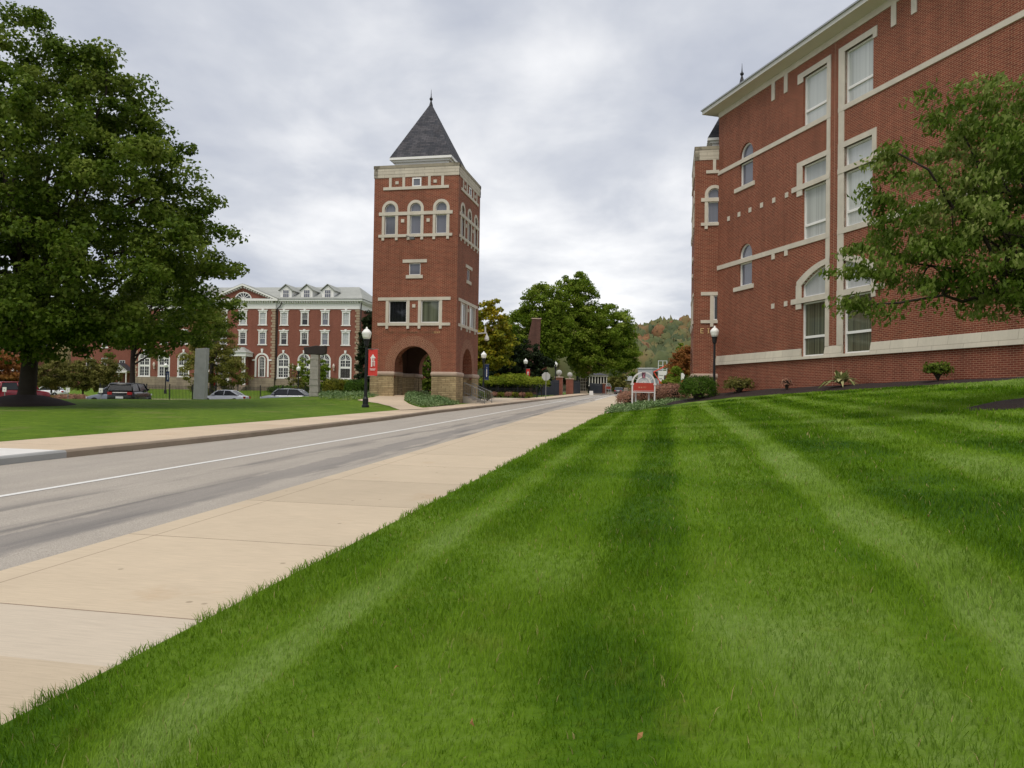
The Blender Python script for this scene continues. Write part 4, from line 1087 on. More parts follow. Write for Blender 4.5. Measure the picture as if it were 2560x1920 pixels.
def tree(name, label, base, h_trunk, r_trunk, lobes, n_clump, per, leaf, clump_r, mat, bark=BARK, seed=1, cat='tree', group=None, n_limb=14, shell=.45, aspect=.75, droop=None, lean=(0, 0), flat=.6, upb=.5, twigs=0, holes=()):
    rs = np.random.default_rng(seed); base = np.array(base, float)
    o = thing(name, label, cat, tuple(base), 0, group)
    lob = [(base[0] + l[0], base[1] + l[1], base[2] + l[2], *l[3:]) for l in lobes]
    cl = ell_points(lob, n_clump, rs, shell)
    for hx, hy, hz, ra, rb, rc, pr in holes:
        e = ((cl - base - np.array([hx, hy, hz])) / np.array([ra, rb, rc])) ** 2; cl = cl[(e.sum(1) > 1) | (rs.uniform(0, 1, len(cl)) > pr)]
    zmin = min(l[2] - l[5] for l in lob)
    mb = MB(); top = base + np.array([lean[0], lean[1], h_trunk])
    prof = [(1.75, -.3), (1.35, .12), (1.08, .06 * h_trunk + .3), (.92, .4 * h_trunk), (.78, .75 * h_trunk), (.55, h_trunk)]
    mb.tube([tuple(base + np.array([lean[0] * z / h_trunk + .05 * r_trunk * math.sin(z), lean[1] * z / h_trunk, z])) for _, z in prof], [r_trunk * a for a, _ in prof], 12)
    far = cl[rs.choice(len(cl), min(n_limb, len(cl)), replace=False)]
    st = lambda r: base + np.array([lean[0], lean[1], h_trunk]) * r.uniform(.62, 1.0)
    for pts in limbs(mb, st, far, r_trunk * .36, rs):
        if twigs:
            p = pts[3]; tg = cl[np.argsort(np.linalg.norm(cl - np.array(p), axis=1))[1:1 + twigs]]
            for _ in limbs(mb, lambda r: p, tg, r_trunk * .1, rs, 3, 5): pass
    mb.build('trunk', bark, o, smooth=True)
    V, Fq, t = leaf_cloud(cl, rs.uniform(.6, 1.3, len(cl)) * clump_r, per, leaf, rs, aspect, flat, droop, upb)
    mesh_np('crown', V, [Fq], mat, o, t)
    return o


def shrub(name, label, c, rx, ry, rz, n, leaf, mat, seed=1, cat='shrub', group=None, lumps=None, top=None, upb=.5, stem=True, skin=.86):
    """rounded mass of small leaves around short stems"""
    rs = np.random.default_rng(seed); c = np.array(c, float)
    o = thing(name, label, cat, tuple(c), 0, group)
    d = rs.normal(size=(n, 3)); d[:, 2] = np.abs(d[:, 2]) * 1.0 - .25; d /= np.linalg.norm(d, axis=1, keepdims=True)
    r = skin + (1 - skin) * rs.uniform(-1.4, 1, (n, 1)); w = 1 + .07 * np.sin(d[:, :1] * 9 + seed) * np.cos(d[:, 1:2] * 8) + .05 * np.sin(d[:, 2:] * 17 + d[:, :1] * 11)
    sq = np.sign(d) * np.abs(d) ** .8
    P = c + np.array([0, 0, rz * .42]) + sq * r * w * np.array([rx, ry, rz * .6])
    P[:, 2] = np.maximum(P[:, 2], c[2] + .02)
    nm = d * .8 + rs.normal(size=(n, 3)) * .5 + UP * upb * .5; nm /= np.linalg.norm(nm, axis=1, keepdims=True)
    V, Fq = quads(n, leaf, .7, nm, P, rs)
    mesh_np('leaves', V, [Fq], mat, o, np.repeat(rs.uniform(0, 1, n) * .6 + .4 * (np.sin(d[:, 0] * 5 + d[:, 1] * 4) * .5 + .5), 4))
    if stem:
        mb = MB()
        for k in range(7):
            a = 2 * math.pi * k / 7; mb.tube([(c[0], c[1], c[2] - .1), (c[0] + rx * .3 * math.cos(a), c[1] + ry * .3 * math.sin(a), c[2] + rz * .4), (c[0] + rx * .7 * math.cos(a), c[1] + ry * .7 * math.sin(a), c[2] + rz * .75)], [.05, .035, .01], 5)
        # dense inner twigs keep the sky from showing through
        mb.loft([[(c[0] + rx * .46 * math.cos(t) * f, c[1] + ry * .46 * math.sin(t) * f, c[2] + z * rz) for t in np.linspace(0, 2 * math.pi, 11)[:-1]] for f, z in ((.25, .0), (.8, .3), (.95, .55), (.5, .75))])
        mb.build('stems', BARK, o)
    return o


def cover(name, label, poly, n, leaf, h, mat, seed=1, cat='ground cover', off=.0):
    """low leafy ground cover, one mass"""
    rs = np.random.default_rng(seed); P = np.array([(p[0], p[1]) for p in poly]); lo, hi = P.min(0), P.max(0)
    q = rs.uniform(lo, hi, (n * 4, 2)); ins = np.zeros(len(q), bool); j = len(P) - 1
    for i in range(len(P)):
        a, b = P[i], P[j]; cr = ((a[1] > q[:, 1]) != (b[1] > q[:, 1])) & (q[:, 0] < (b[0] - a[0]) * (q[:, 1] - a[1]) / (b[1] - a[1] + 1e-12) + a[0]); ins ^= cr; j = i
    q = q[ins][:n]; n = len(q)
    bump = .65 + .35 * np.sin(q[:, 0] * 3.1 + np.cos(q[:, 1] * 2.3) * 2) * np.cos(q[:, 1] * 2.7)
    z = G(q[:, 0], q[:, 1]) + off + h * rs.uniform(.25, 1, n) * bump
    nm = rs.normal(size=(n, 3)) * .5 + UP; nm /= np.linalg.norm(nm, axis=1, keepdims=True)
    V, Fq = quads(n, leaf, .6, nm, np.column_stack([q, z]), rs)
    o = mesh_np(name, V, [Fq], mat, None, np.repeat(rs.uniform(0, 1, n), 4))
    return tag(o, label, cat, kind='stuff')


def gp(px, Y, dz=0.0):
    p = at(px, 985, Y); return (p.x, p.y, Gf(p.x, p.y) + dz)


def rp(px, Y, dz=.155):                          # on the paved corridor
    p = at(px, 985, Y); return (p.x, p.y, float(plane(p.y)) + dz)


p = gp(65, 40)
tree('broad_tree', 'huge dark green broadleaf tree on the left lawn, thick trunk in a mulch ring', p, 6.5, .40,
     [(0, 0, 13, 6.3, 6.5, 6.4), (1.2, 0, 16.6, 3.6, 4, 3.2), (5, 0, 10.4, 4.6, 5.5, 4.2), (5.4, -1, 5.6, 4.6, 5, 2.9), (8.0, 0, 8.2, 2.6, 4, 2.1), (-6, 0, 9, 6, 6, 6), (-5, 0, 14.2, 5, 5, 4.6), (0, -4, 7.4, 6, 4, 4.2), (2, -2, 4.6, 5.5, 4, 1.9), (-.5, -2, 3.7, 6, 4, 1.3), (3.6, -1.5, 3.8, 3.4, 4, 1.1), (3.9, 0, 15.0, 2.5, 3, 2.5), (6.6, 0, 12.4, 2.0, 3, 1.9)],
     1040, 150, .21, .85, LEAF_OAK, BARK, 11, n_limb=46, shell=.5, twigs=3, lean=(.3, .2), holes=((-.4, 0, 12.2, 1.7, 9, 1.5, .85), (2.2, 0, 14.6, .9, 9, .8, .8), (4.4, 0, 8.8, 1.0, 9, .8, .8), (6, 0, 7.0, .9, 9, .5, .8)))
mm = MB(); mm.lathe([(2.7, -.15), (2.2, .1), (1.5, .34), (.8, .5), (.3, .55)], p, 22)
tag(mm.build('mulch_mound', MULCH, None, smooth=True), kind='structure')
p = gp(330, 74)
tree('broad_tree', 'shadowed green tree with a bare straight trunk behind the black car', p, 5.6, .27,
     [(2.0, 0, 9.0, 5.0, 4.5, 4.2), (5.6, 0, 7.2, 3.0, 3, 2.3), (-1.8, 0, 7.8, 4.2, 3, 3.0), (2.4, 0, 12.6, 3.5, 3, 3), (8.6, 0, 8.8, 2.0, 2, 1.5)], 300, 110, .24, .75, LEAF_OAK, BARK, 12, n_limb=20, twigs=2)
p = gp(528, 92)
tree('cypress_tree', 'feathery olive yellow tree in front of the old hall entrance', p, 6.5, .25,
     [(0, 0, 4.0, 4.1, 3.4, 3.2), (0, 0, 7.2, 3.0, 2.8, 2.6), (.4, 0, 9.6, 1.8, 1.8, 1.9), (2.2, 0, 3.2, 2.6, 2, 2)], 300, 60, .26, .6, LEAF_CYP, BARKG, 13, n_limb=24, aspect=.5, twigs=2)
p = gp(778, 112)
tree('small_tree', 'small green tree growing before the arched hall windows behind the stone pillar', p, 3, .12, [(0, 0, 4.2, 2.4, 2, 2.2), (.3, 0, 2.4, 2.2, 2, 1.6)], 120, 46, .28, .5, LEAF_MID, BARKG, 14, n_limb=12)
p = gp(733, 108)
tree('small_tree', 'thin wispy brownish sapling beside the lamp before the old hall', p, 3.4, .06, [(0, 0, 3.6, .9, .8, 1.7), (.5, 0, 2.4, 1.1, .8, 1.1)], 40, 26, .22, .4, LEAF_OLIVE, BARKG, 15, n_limb=9)
p = gp(1066, 86)
tree('broad_tree', 'dark green tree behind the tower, seen through the gateway arch', p, 2, .2, [(0, 0, 3, 2.6, 2, 2.6), (0, 0, 6, 2, 2, 2.4)], 160, 60, .28, .6, LEAF_OAK, BARK, 29, n_limb=10)
p = gp(916, 72)
tree('conifer_tree', 'tall very dark evergreen squeezed between the old hall and the tower', p, 6, .2, [(0, 0, 2.5, 1.1, 1.1, 2.6), (.1, 0, 5.2, .85, .9, 2.2), (.3, 0, 6.8, .6, .6, 1.2)], 150, 60, .2, .4, LEAF_DARK, BARK, 16, n_limb=10, shell=.3)
p = rp(1458, 140)
tree('broad_tree', 'large full green tree with the highest crown beyond the stop sign', p, 7, .45,
     [(-1.4, 0, 16.4, 4.3, 4.5, 5.4), (-1.4, 0, 11, 5.4, 6, 5.6), (4.6, 0, 11.6, 4.7, 6, 4.9), (6.9, 0, 7, 3.5, 4.5, 3.4), (1.8, -1, 7.2, 6.6, 6, 3.8), (-1.2, 0, 19.6, 2.3, 2.4, 2.4)],
     700, 120, .34, 1.1, LEAF_MID, BARK, 17, n_limb=30, twigs=2, shell=.5)
p = rp(1345, 132)
tree('broad_tree', 'dark green rounded tree left of the tallest crown, behind the brick chimney', p, 6, .38,
     [(.5, 0, 14.4, 3.8, 4, 4.7), (-3.0, 0, 10.6, 3.1, 3.5, 4.6), (2.3, 0, 10, 3.5, 3.5, 5.0), (-2.3, 0, 6.6, 4.2, 3.5, 3.4)], 460, 110, .34, 1.05, LEAF_MID, BARK, 18, n_limb=22, twigs=2, shell=.5)
p = rp(1216, 93)
tree('yellow_tree', 'yellow green tree turning autumn gold just right of the tower', p, 4, .22, [(.3, 0, 8.4, 2.2, 2.2, 3.0), (1.0, 0, 5.4, 2.6, 2.4, 2.8), (-1, 0, 6, 2.4, 2, 3)], 260, 60, .34, .6, LEAF_YEL, BARK, 19, n_limb=16)
p = rp(1292, 101)
tree('conifer_tree', 'dark spreading evergreen behind the bright clipped hedge', p, 5, .25, [(0, 0, 3.5, 2.8, 2, 2.6), (-1.4, 0, 6, 1.7, 1.6, 2.1), (1.4, 0, 5.2, 1.7, 1.5, 2.2), (3.2, .5, 3.4, 1.6, 1.6, 2.4), (-2.4, 0, 3, 2, 2, 2.4)], 320, 80, .26, .5, LEAF_DARK, BARK, 20, n_limb=18, shell=.3)
p = rp(1705, 95)
tree('orange_tree', 'rusty orange tree at the corner of the right building', p, 2.6, .18, [(.2, 0, 3.4, 2.0, 1.8, 2.4), (.8, 0, 5.2, 1.4, 1.2, 1.5), (-.9, 0, 2.4, 1.2, 1.2, 1.4)], 220, 80, .2, .5, LEAF_ORANGE, BARK, 21, n_limb=14)
p = rp(1681, 92)
tree('small_tree', 'rounded dark green tree left of the rusty orange tree', p, 1.6, .12, [(0, 0, 1.7, 1.1, 1.1, 1.3), (.5, 0, 2.8, .6, .6, .9)], 90, 60, .2, .4, LEAF_MID, BARK, 22, n_limb=10)
p = rp(1716, 150)
tree('small_tree', 'bright green tree peeking out behind the orange tree', p, 3, .2, [(0, 0, 6.2, 2.4, 2.2, 4.2)], 90, 46, .5, .8, LEAF_MID, BARK, 23, n_limb=10)
p = gp(15, 96)
tree('orange_tree', 'orange brown tree at the left edge behind the lamp', p, 2.4, .18, [(-.5, 0, 3.6, 3.2, 2.5, 2.4), (-3, 0, 4, 3, 2.5, 2.6)], 170, 50, .32, .6, LEAF_ORANGE, BARK, 24, n_limb=14)
for px, sx, lb, sd_ in ((128, 2.4, 'low olive green crabapple tree nearest the thick trunk', 25), (207, 2.7, 'wide olive crabapple tree left of the brick house porch', 26), (262, 1.7, 'narrow olive bush in front of the brick house windows', 27)):
    p = gp(px, 96)
    tree('crabapple_tree', lb, p, 1.6, .13, [(0, 0, 2.9, sx, 2, 1.7), (.4, 0, 3.9, sx * .65, 1.5, 1.1), (-.8, 0, 2.0, sx * .8, 1.6, 1.0)], 170, 56, .2, .5, LEAF_OLIVE, BARK, sd_, n_limb=14, group='olive crabapple trees by the parking lot')

# young tree close by on the right
tx, ty = 11.5, 17.0; tz = Gf(tx, ty)
tree('young_tree', 'small drooping-leaved tree on the mown lawn in front of the brick wing', (tx, ty, tz), 2.7, .1,
     [(-.3, 0, 4.7, 2.6, 2.6, 2.0), (-2.1, -.2, 4.2, 1.5, 1.7, 1.2), (-2.55, -.2, 2.95, 1.55, 1.4, .75), (-1.1, 0, 6.1, 1.6, 1.8, 1.0), (-.8, -.4, 2.5, 1.9, 1.8, .7), (1.2, .2, 4.4, 2.2, 2.2, 2.0), (.8, 0, 6.2, 1.7, 1.8, 1.1), (-3.6, -.1, 2.75, .55, .7, .35), (-3.0, 0, 3.7, .9, .8, .45), (-3.3, -.1, 2.05, .7, .6, .2), (-.6, -.6, 2.6, 1.4, 1.3, .7), (.8, 0, 3.0, 1.8, 1.6, 1.0), (-4.15, -.1, 2.85, .42, .5, .24), (-3.85, 0, 3.4, .5, .5, .28), (-3.55, 0, 4.5, .5, .5, .32), (-3.95, -.1, 2.1, .42, .4, .16), (-3.2, 0, 5.3, .5, .5, .35), (-2.2, 0, 6.5, .6, .6, .35)],
     760, 46, .135, .34, LEAF_NEAR, BARK, 31, n_limb=40, shell=.25, aspect=.46, droop=(-.25, 0, -1.0), lean=(-.12, 0), upb=.35, twigs=3)
mm = MB(); rs = np.random.default_rng(5); rings = []
for r, z in ((1.35, -.1), (1.2, .03), (.8, .10), (.25, .14)):
    rings.append([(tx - .1 + r * math.cos(a) * (1 + .06 * math.sin(3 * a)), ty + r * math.sin(a) * (1 + .05 * math.cos(4 * a)), Gf(tx - .1 + r * math.cos(a), ty + r * math.sin(a)) + z) for a in np.linspace(0, 2 * math.pi, 31)[:-1]])
mm.loft(rings); tag(mm.build('mulch_ring', MULCH, None, smooth=True), kind='structure')

# shrubs and beds
def sh(name, lb, px, Y, rx, ry, rz, n, leaf, mat, seed, road=False, **k):
    q = rp(px, Y) if road else gp(px, Y); return shrub(name, lb, q, rx, ry, rz, n, leaf, mat, seed, **k)


sh('boxwood_shrub', 'big clipped dark green boxwood at the corner of the right building', 1745, 49.3, 1.22, 1.1, 1.62, 9000, .075, LEAF_BOX, 41)
sh('shrub', 'rounded golden green shrub between the stone pillar and the tower', 836, 62, .95, .9, 1.35, 5000, .09, LEAF_YEW, 42)
sh('shrub', 'dark green clipped shrub behind the nearest lamp post', 893, 60, 1.0, .9, 1.25, 5000, .09, LEAF_BOX, 43)
sh('shrub', 'grey green bush between the golden shrub and the dark clipped shrub', 868, 64, .75, .7, 1.25, 3000, .09, LEAF_MID, 44)
sh('hedge', 'long clipped hedge under the arched hall windows', 725, 118, 3.6, 1.2, 1.6, 5000, .16, LEAF_BOX, 45, cat='hedge')
sh('hedge', 'clipped hedge under the last hall window, right of the stone pillar', 845, 116, 4.4, 1.2, 1.9, 5000, .16, LEAF_BOX, 46, cat='hedge')
wbed = lambda s, off: wc + EW * s + Vector((-.9639, -.2662, 0)) * off


def wsh(name, lb, s, off, rx, rz, n, leaf, mat, seed):
    q = wbed(s * KW, off); return shrub(name, lb, (q.x, q.y, Gf(q.x, q.y) + .22), rx, rx * .8, rz, n, leaf, mat, seed, skin=.7)


wsh('azalea_shrub', 'olive green spreading shrub in the mulch under the small arched windows', 3.9, .75, .95, .98, 1500, .12, LEAF_OLIVE, 51)
wsh('azalea_shrub', 'tiny reddish twiggy shrub in the mulch bed', 8.6, .7, .36, .6, 260, .09, LEAF_RED, 52)
wsh('azalea_shrub', 'dark green shrub with pale flowers in the mulch bed at the right', 19.0, .7, .62, .68, 700, .13, LEAF_OAK, 54)


def rosette(name, lb, c, n, L, mat, seed, droop=.6, wd=.16, cat='plant', group=None, spread=.6):
    rs = np.random.default_rng(seed); V, Fq, t = [], [], []
    for i in range(n):
        a = rs.uniform(0, 2 * math.pi); l = L * rs.uniform(.6, 1.1); k = rs.uniform(.25, 1) * spread; w = wd * l * rs.uniform(.7, 1.2)
        dx, dy = math.cos(a), math.sin(a); b = len(V)
        for f, ww in ((0, .35), (.35, 1), (.7, .8), (1, .05)):
            x = k * l * f; z = l * (f * (1 - .2 * k)) - droop * l * k * f * f
            V += [(c[0] + dx * x - dy * w * ww * .5, c[1] + dy * x + dx * w * ww * .5, c[2] + z), (c[0] + dx * x + dy * w * ww * .5, c[1] + dy * x - dx * w * ww * .5, c[2] + z)]
        t += [rs.uniform()] * 8
        Fq += [(b, b + 1, b + 3, b + 2), (b + 2, b + 3, b + 5, b + 4), (b + 4, b + 5, b + 7, b + 6)]
    return tag(mesh_np(name, V, [np.array(Fq)], mat, None, t), lb, cat, group)


q = wbed(13.0 * KW, .7); rosette('variegated_plant', 'pale variegated leafy plant in the mulch between the two lower windows', (q.x, q.y, Gf(q.x, q.y) + .22), 60, 1.2, LEAF_HOSTA, 53, wd=.2, droop=1.0, spread=1.0)
q = rp(1219, 66); rosette('ornamental_grass', 'pale clump of ornamental grass right of the tower steps', q, 900, 1.25, LEAF_TAN, 55, wd=.02, droop=.9, spread=.8)
sh('shrub', 'small dusty green bush beside the tower steps', 1198, 63.8, .6, .6, .85, 1400, .1, LEAF_MID, 56, road=True)
# beds of low ground cover
gc1 = [on_ground(*q) for q in ((1012, 996), (1011, 1004), (1023, 1010), (1047, 1018), (1064, 1019), (1100, 1016), (1146, 1011.5), (1152, 1003), (1075, 991), (1040, 986))]
cover('ground_cover', 'low blue green ground cover bed in front of the tower pier', gc1, 20000, .12, .50, LEAF_COVER, 61, off=-.02)
gc2 = [on_ground(*q) for q in ((793, 992), (800, 999), (850, 1003), (892, 1001), (930, 994), (966, 988), (964, 983), (900, 985), (840, 985))]
cover('ground_cover', 'pale green ground cover between the stone pillar and the path', gc2, 22000, .13, .42, LEAF_COVER, 62, off=.02)
gc3 = [on_ground(*q) for q in ((1508, 1036), (1540, 1034), (1600, 1027), (1660, 1015), (1722, 1001), (1716, 992), (1680, 996), (1600, 1008), (1545, 1020))]
cover('ground_cover', 'green leafy border along the lawn edge at the foot of the red sign', gc3, 18000, .13, .46, LEAF_COVER, 63)
for i, (px, Y, rx, rz, lb) in enumerate(((1572, 58, .95, 1.15, 'leftmost reddish barberry mound by the road'), (1605, 59, 1.1, 1.45, 'reddish barberry mound directly behind the red sign'), (1645, 58.5, 1.2, 1.5, 'reddish barberry mound right of the red sign'), (1684, 57.5, 1.2, 1.45, 'reddish barberry mound beside the big boxwood'))):
    sh('barberry_shrub', lb, px, Y, rx, 1.0, rz, 3600, .085, LEAF_RED, 70 + i, group='barberry mounds behind the red sign', stem=True)
c = gp(1545, 57); rosette('weed', 'thin dead flower stalks sticking out of the border near the road', gp(1541, 53), 14, .95, LEAF_TAN, 74, wd=.02, droop=.1, spread=.3)
for i, (px, rx, rz, mt, lb) in enumerate(((129, .8, .75, LEAF_YEW, 'low golden shrub beside the mulch mound'), (160, 1.1, .85, LEAF_RED, 'low brownish shrub behind the white sign'), (192, 1.1, .9, LEAF_RED, 'low brownish shrub right of the white sign post'))):
    sh('low_shrub', lb, px, 67, rx, .7, rz, 1800, .1, mt, 80 + i)
for i, (px, lb) in enumerate(((1240, 'bright green clipped canopy hedge, left end'), (1285, 'bright green clipped canopy hedge behind the red banner'), (1330, 'bright green clipped canopy hedge, right end near the stop sign'))):
    q = rp(px, 92); q = (q[0], q[1], q[2] + 1.15)
    shrub('hedge', lb, q, 2.15, 1.3, 1.25 + (.35 if i == 1 else 0), 4600, .13, LEAF_HEDGE, 90 + i, 'hedge', 'clipped canopy hedges', stem=False)
    for o_ in [x for x in COL.objects if x.name.startswith('hedge') and x.parent is None][-1:]:
        tk = MB()
        for dx in (-1.2, 0, 1.2): tk.tube([(q[0] + dx, q[1], q[2] - 1.4), (q[0] + dx * .9, q[1], q[2] - .4), (q[0] + dx * 1.1, q[1], q[2] + .4)], .06, 6)
        tk.build('stems', BARK, o_)
for i, (px, lb) in enumerate(((1250, 'added dark leaf mass filling the gloom under the clipped hedge, left part'), (1300, 'added dark leaf mass filling the gloom under the clipped hedge, right part'))):
    sh('dark_filler_shrub', lb, px, 94.5, 2.6, .9, 1.9, 2600, .17, LEAF_DARK, 120 + i, road=True)  # added leaf masses stand in for the darkness under the hedge
for i, px in enumerate((1236, 1252, 1270, 1288, 1306, 1322)):
    sh('bedding_shrub', 'small %s shrub at the foot of the dark picket fence%s' % (('rusty', 'yellowish')[i % 2], (', leftmost', ', second from left', ', third from left', ', third from right', ', second from right', ', rightmost')[i]), px, 82.5, .5, .4, .62, 500, .1, (LEAF_RED, LEAF_YEW)[i % 2], 100 + i, road=True, group='small shrubs along the picket fence')

# ------------------------------------------------------------------ lamp posts and banners
lp = thing('lamp_post', 'nearest black lamp post with white acorn globe at the tip of the left lawn', 'street lamp', (0, 0, 0), 0, 'acorn globe lamp posts')
q = MB(); q.lathe([(.22, -.1), (.22, .12), (.17, .16), (.17, .5), (.11, .62)], n=14); q.build('base', BLACK, lp)
q = MB(); q.lathe([(.10, .6), (.088, 1.2), (.07, 3.3), (.07, 3.55), (.13, 3.62), (.16, 3.9), (.19, 3.98), (.19, 4.02)], n=14); q.build('pole', BLACK, lp)
q = MB(); q.lathe([(.17, 4.02), (.235, 4.12), (.285, 4.34), (.275, 4.42), (.22, 4.5), (.12, 4.6), (.06, 4.63), (.06, 4.68), (.025, 4.74)], n=16); q.build('globe', WHITEG, lp, smooth=False)


def banner_obj(mat, w=.56, h=1.56, dark=False):
    o = thing('banner', '', 'banner', (0, 0, 0), 0, 'lamp post banners')
    b = MB(); n = 8
    for s in (0, 1):
        pass
    pts = [(.13 + w * i / n, .025 * math.sin(i / n * 5)) for i in range(n + 1)]
    for i in range(n):
        (x0, y0), (x1, y1) = pts[i], pts[i + 1]
        b.face([(x0, y0, 0), (x1, y1, 0), (x1, y1, h), (x0, y0, h)]); b.face([(x1, y1 + .012, 0), (x0, y0 + .012, 0), (x0, y0 + .012, h), (x1, y1 + .012, h)])
    b.face([(pts[0][0], 0, 0), (pts[0][0], 0, h), (pts[0][0], .012, h), (pts[0][0], .012, 0)]); b.face([(pts[-1][0], pts[-1][1], 0), (pts[-1][0], pts[-1][1] + .012, 0), (pts[-1][0], pts[-1][1] + .012, h), (pts[-1][0], pts[-1][1], h)])
    b.build('cloth', mat, o)
    for z in (-.01, h + .01): MB().tube([(.04, 0, z), (.13 + w + .06, 0, z)], .018, 6).build('arm', STEEL, o)
    e = MB()
    if not dark:                                # white tower emblem and two rows of small marks
        c = .13 + w * .5; f = lambda P: e.face([(c + x * w, -.032, z * h) for x, z in P])
        f([(-.30, .66), (.30, .66), (0, .82)]); f([(-.2, .34), (-.06, .34), (-.06, .66), (-.2, .66)]); f([(-.06, .53), (.24, .53), (.24, .555), (-.06, .555)]); f([(.17, .36), (.22, .36), (.22, .53), (.17, .53)])
        for k in range(3): f([(.0 + k * .06, .57), (.035 + k * .06, .57), (.035 + k * .06, .65), (.0 + k * .06, .65)])
        for k in range(3): f([(.0 + k * .055, .37), (.02 + k * .055, .37), (.02 + k * .055, .52), (.0 + k * .055, .52)])
        for r_, z in ((0, .255), (1, .215)):
            for k in range(10 - r_ * 2): f([(-.32 + k * .065 + r_ * .06, z - .012), (-.28 + k * .065 + r_ * .06, z - .012), (-.28 + k * .065 + r_ * .06, z + .014 + .006 * (k % 3)), (-.32 + k * .065 + r_ * .06, z + .014)])
    else:
        c = .13 + w * .5; f = lambda P: e.face([(c + x * w, -.032, z * h) for x, z in P])
        for k in range(11): f([(-.12, .2 + k * .045), (.06 + .03 * (k % 2), .2 + k * .045), (.06 + .03 * (k % 3), .232 + k * .045), (-.12, .232 + k * .045)])
        f([(-.1, .75), (.08, .75), (.0, .82)])
    e.build('emblem', WHITE, o)
    return o


RB = banner_obj(RED); BB = banner_obj(NAVY, dark=True)
lamps = [
    (914, 45.5, 'nearest black lamp post with white acorn globe at the tip of the left lawn', 'red', .1, 'red banner with white tower emblem on the nearest lamp post', 0),
    (1785, 50.4, 'black lamp post standing between the boxwood and the right brick wing', None, 0, '', 0),
    (1208, 77.6, 'black lamp post just right of the tower steps beside the blue banner', 'blue', .45, 'navy blue banner on the lamp post right of the tower', 1),
    (1313, 98, 'black lamp post behind the clipped hedge with the red banner', 'red', .3, 'red banner in front of the clipped hedge left of the stop sign', 1),
    (1388, 109, 'bannerless black lamp post behind the ball topped brick pillars', None, 0, '', 1),
    (1441, 143, 'small distant lamp post right of the brick gate pillars', 'blue', .5, 'small blue banner above the far dark panel', 1),
    (540, 94, 'lamp post in front of the feathery olive tree with a red banner', 'redL', 1.0, 'red banner left of its lamp post in front of the feathery olive tree', 2),
    (413, 118, 'lamp post before the arched windows at the left of the old hall', 'blue', 1.0, 'blue banner before the left arched windows of the old hall', 2),
    (745, 104, 'lamp post beside the stone pillar before the old hall', None, 0, '', 2),
    (22, 100, 'lamp post at the far left edge in front of the orange tree', None, 0, '', 2)]
used = {'red': False, 'blue': False}
for i, (px, Y, lb, bn, ang, bl, kd) in enumerate(lamps):
    o = lp if i == 0 else copy_tree(lp)
    q = rp(px, Y) if kd == 1 else gp(px, Y)
    z = q[2] + (0 if i != 0 else .02); o.location = (q[0], q[1], z); tag(o, lb); o.rotation_euler = (0, 0, i * .4)
    if bn:
        src = BB if bn == 'blue' else RB; key = 'blue' if bn == 'blue' else 'red'
        b = src if not used[key] else copy_tree(src); used[key] = True
        b.location = (q[0], q[1], z + 1.86); b.rotation_euler = (0, 0, -A11 + ang + (math.pi if bn == 'redL' else 0)); tag(b, bl)
        if kd: b.scale = (.78, 1, 1)

# ------------------------------------------------------------------ signs
def octo(r): return [(r * math.cos(math.pi / 8 + k * math.pi / 4), r * math.sin(math.pi / 8 + k * math.pi / 4)) for k in range(8)]


q = rp(1364.5, 80); s = thing('stop_sign', 'back of a grey octagonal stop sign on a thin post', 'sign', q)
M = Matrix.Translation(q) @ Matrix.Rotation(-.15, 4, 'Z')
MB(M).prism([(x, 2.32 + z) for x, z in octo(.46)], -.012, .012).build('sign_plate', plain('bare_aluminium', (.46, .46, .44), .5, .06, 5, metal=.3), s)
MB(M).box(-.03, .03, -.05, -.013, 0, 2.75).build('post', STEEL, s)
for px, lb in ((11, 'small white sign on a post at the far left edge by the red car'), (169.5, 'small white sign on a post alone on the lawn crest'), (252, 'small white sign on a post in front of the grey car')):
    q = gp(px, 56.5); s = thing('parking_sign', lb, 'sign', q, 0, 'small white parking signs')
    M = Matrix.Translation(q); MB(M).box(-.14, .14, -.012, .012, .78, 1.12).build('sign_plate', WHITE, s); MB(M).box(-.025, .025, .013, .05, -.1, 1.1).build('post', STEEL, s)
    mk = MB(M); mk.box(-.05, .03, -.015, -.012, .93, .98); mk.box(-.02, .0, -.015, -.012, .85, .93); mk.build('marking', plain('sign_grey_mark', (.35, .36, .42), .6), s)


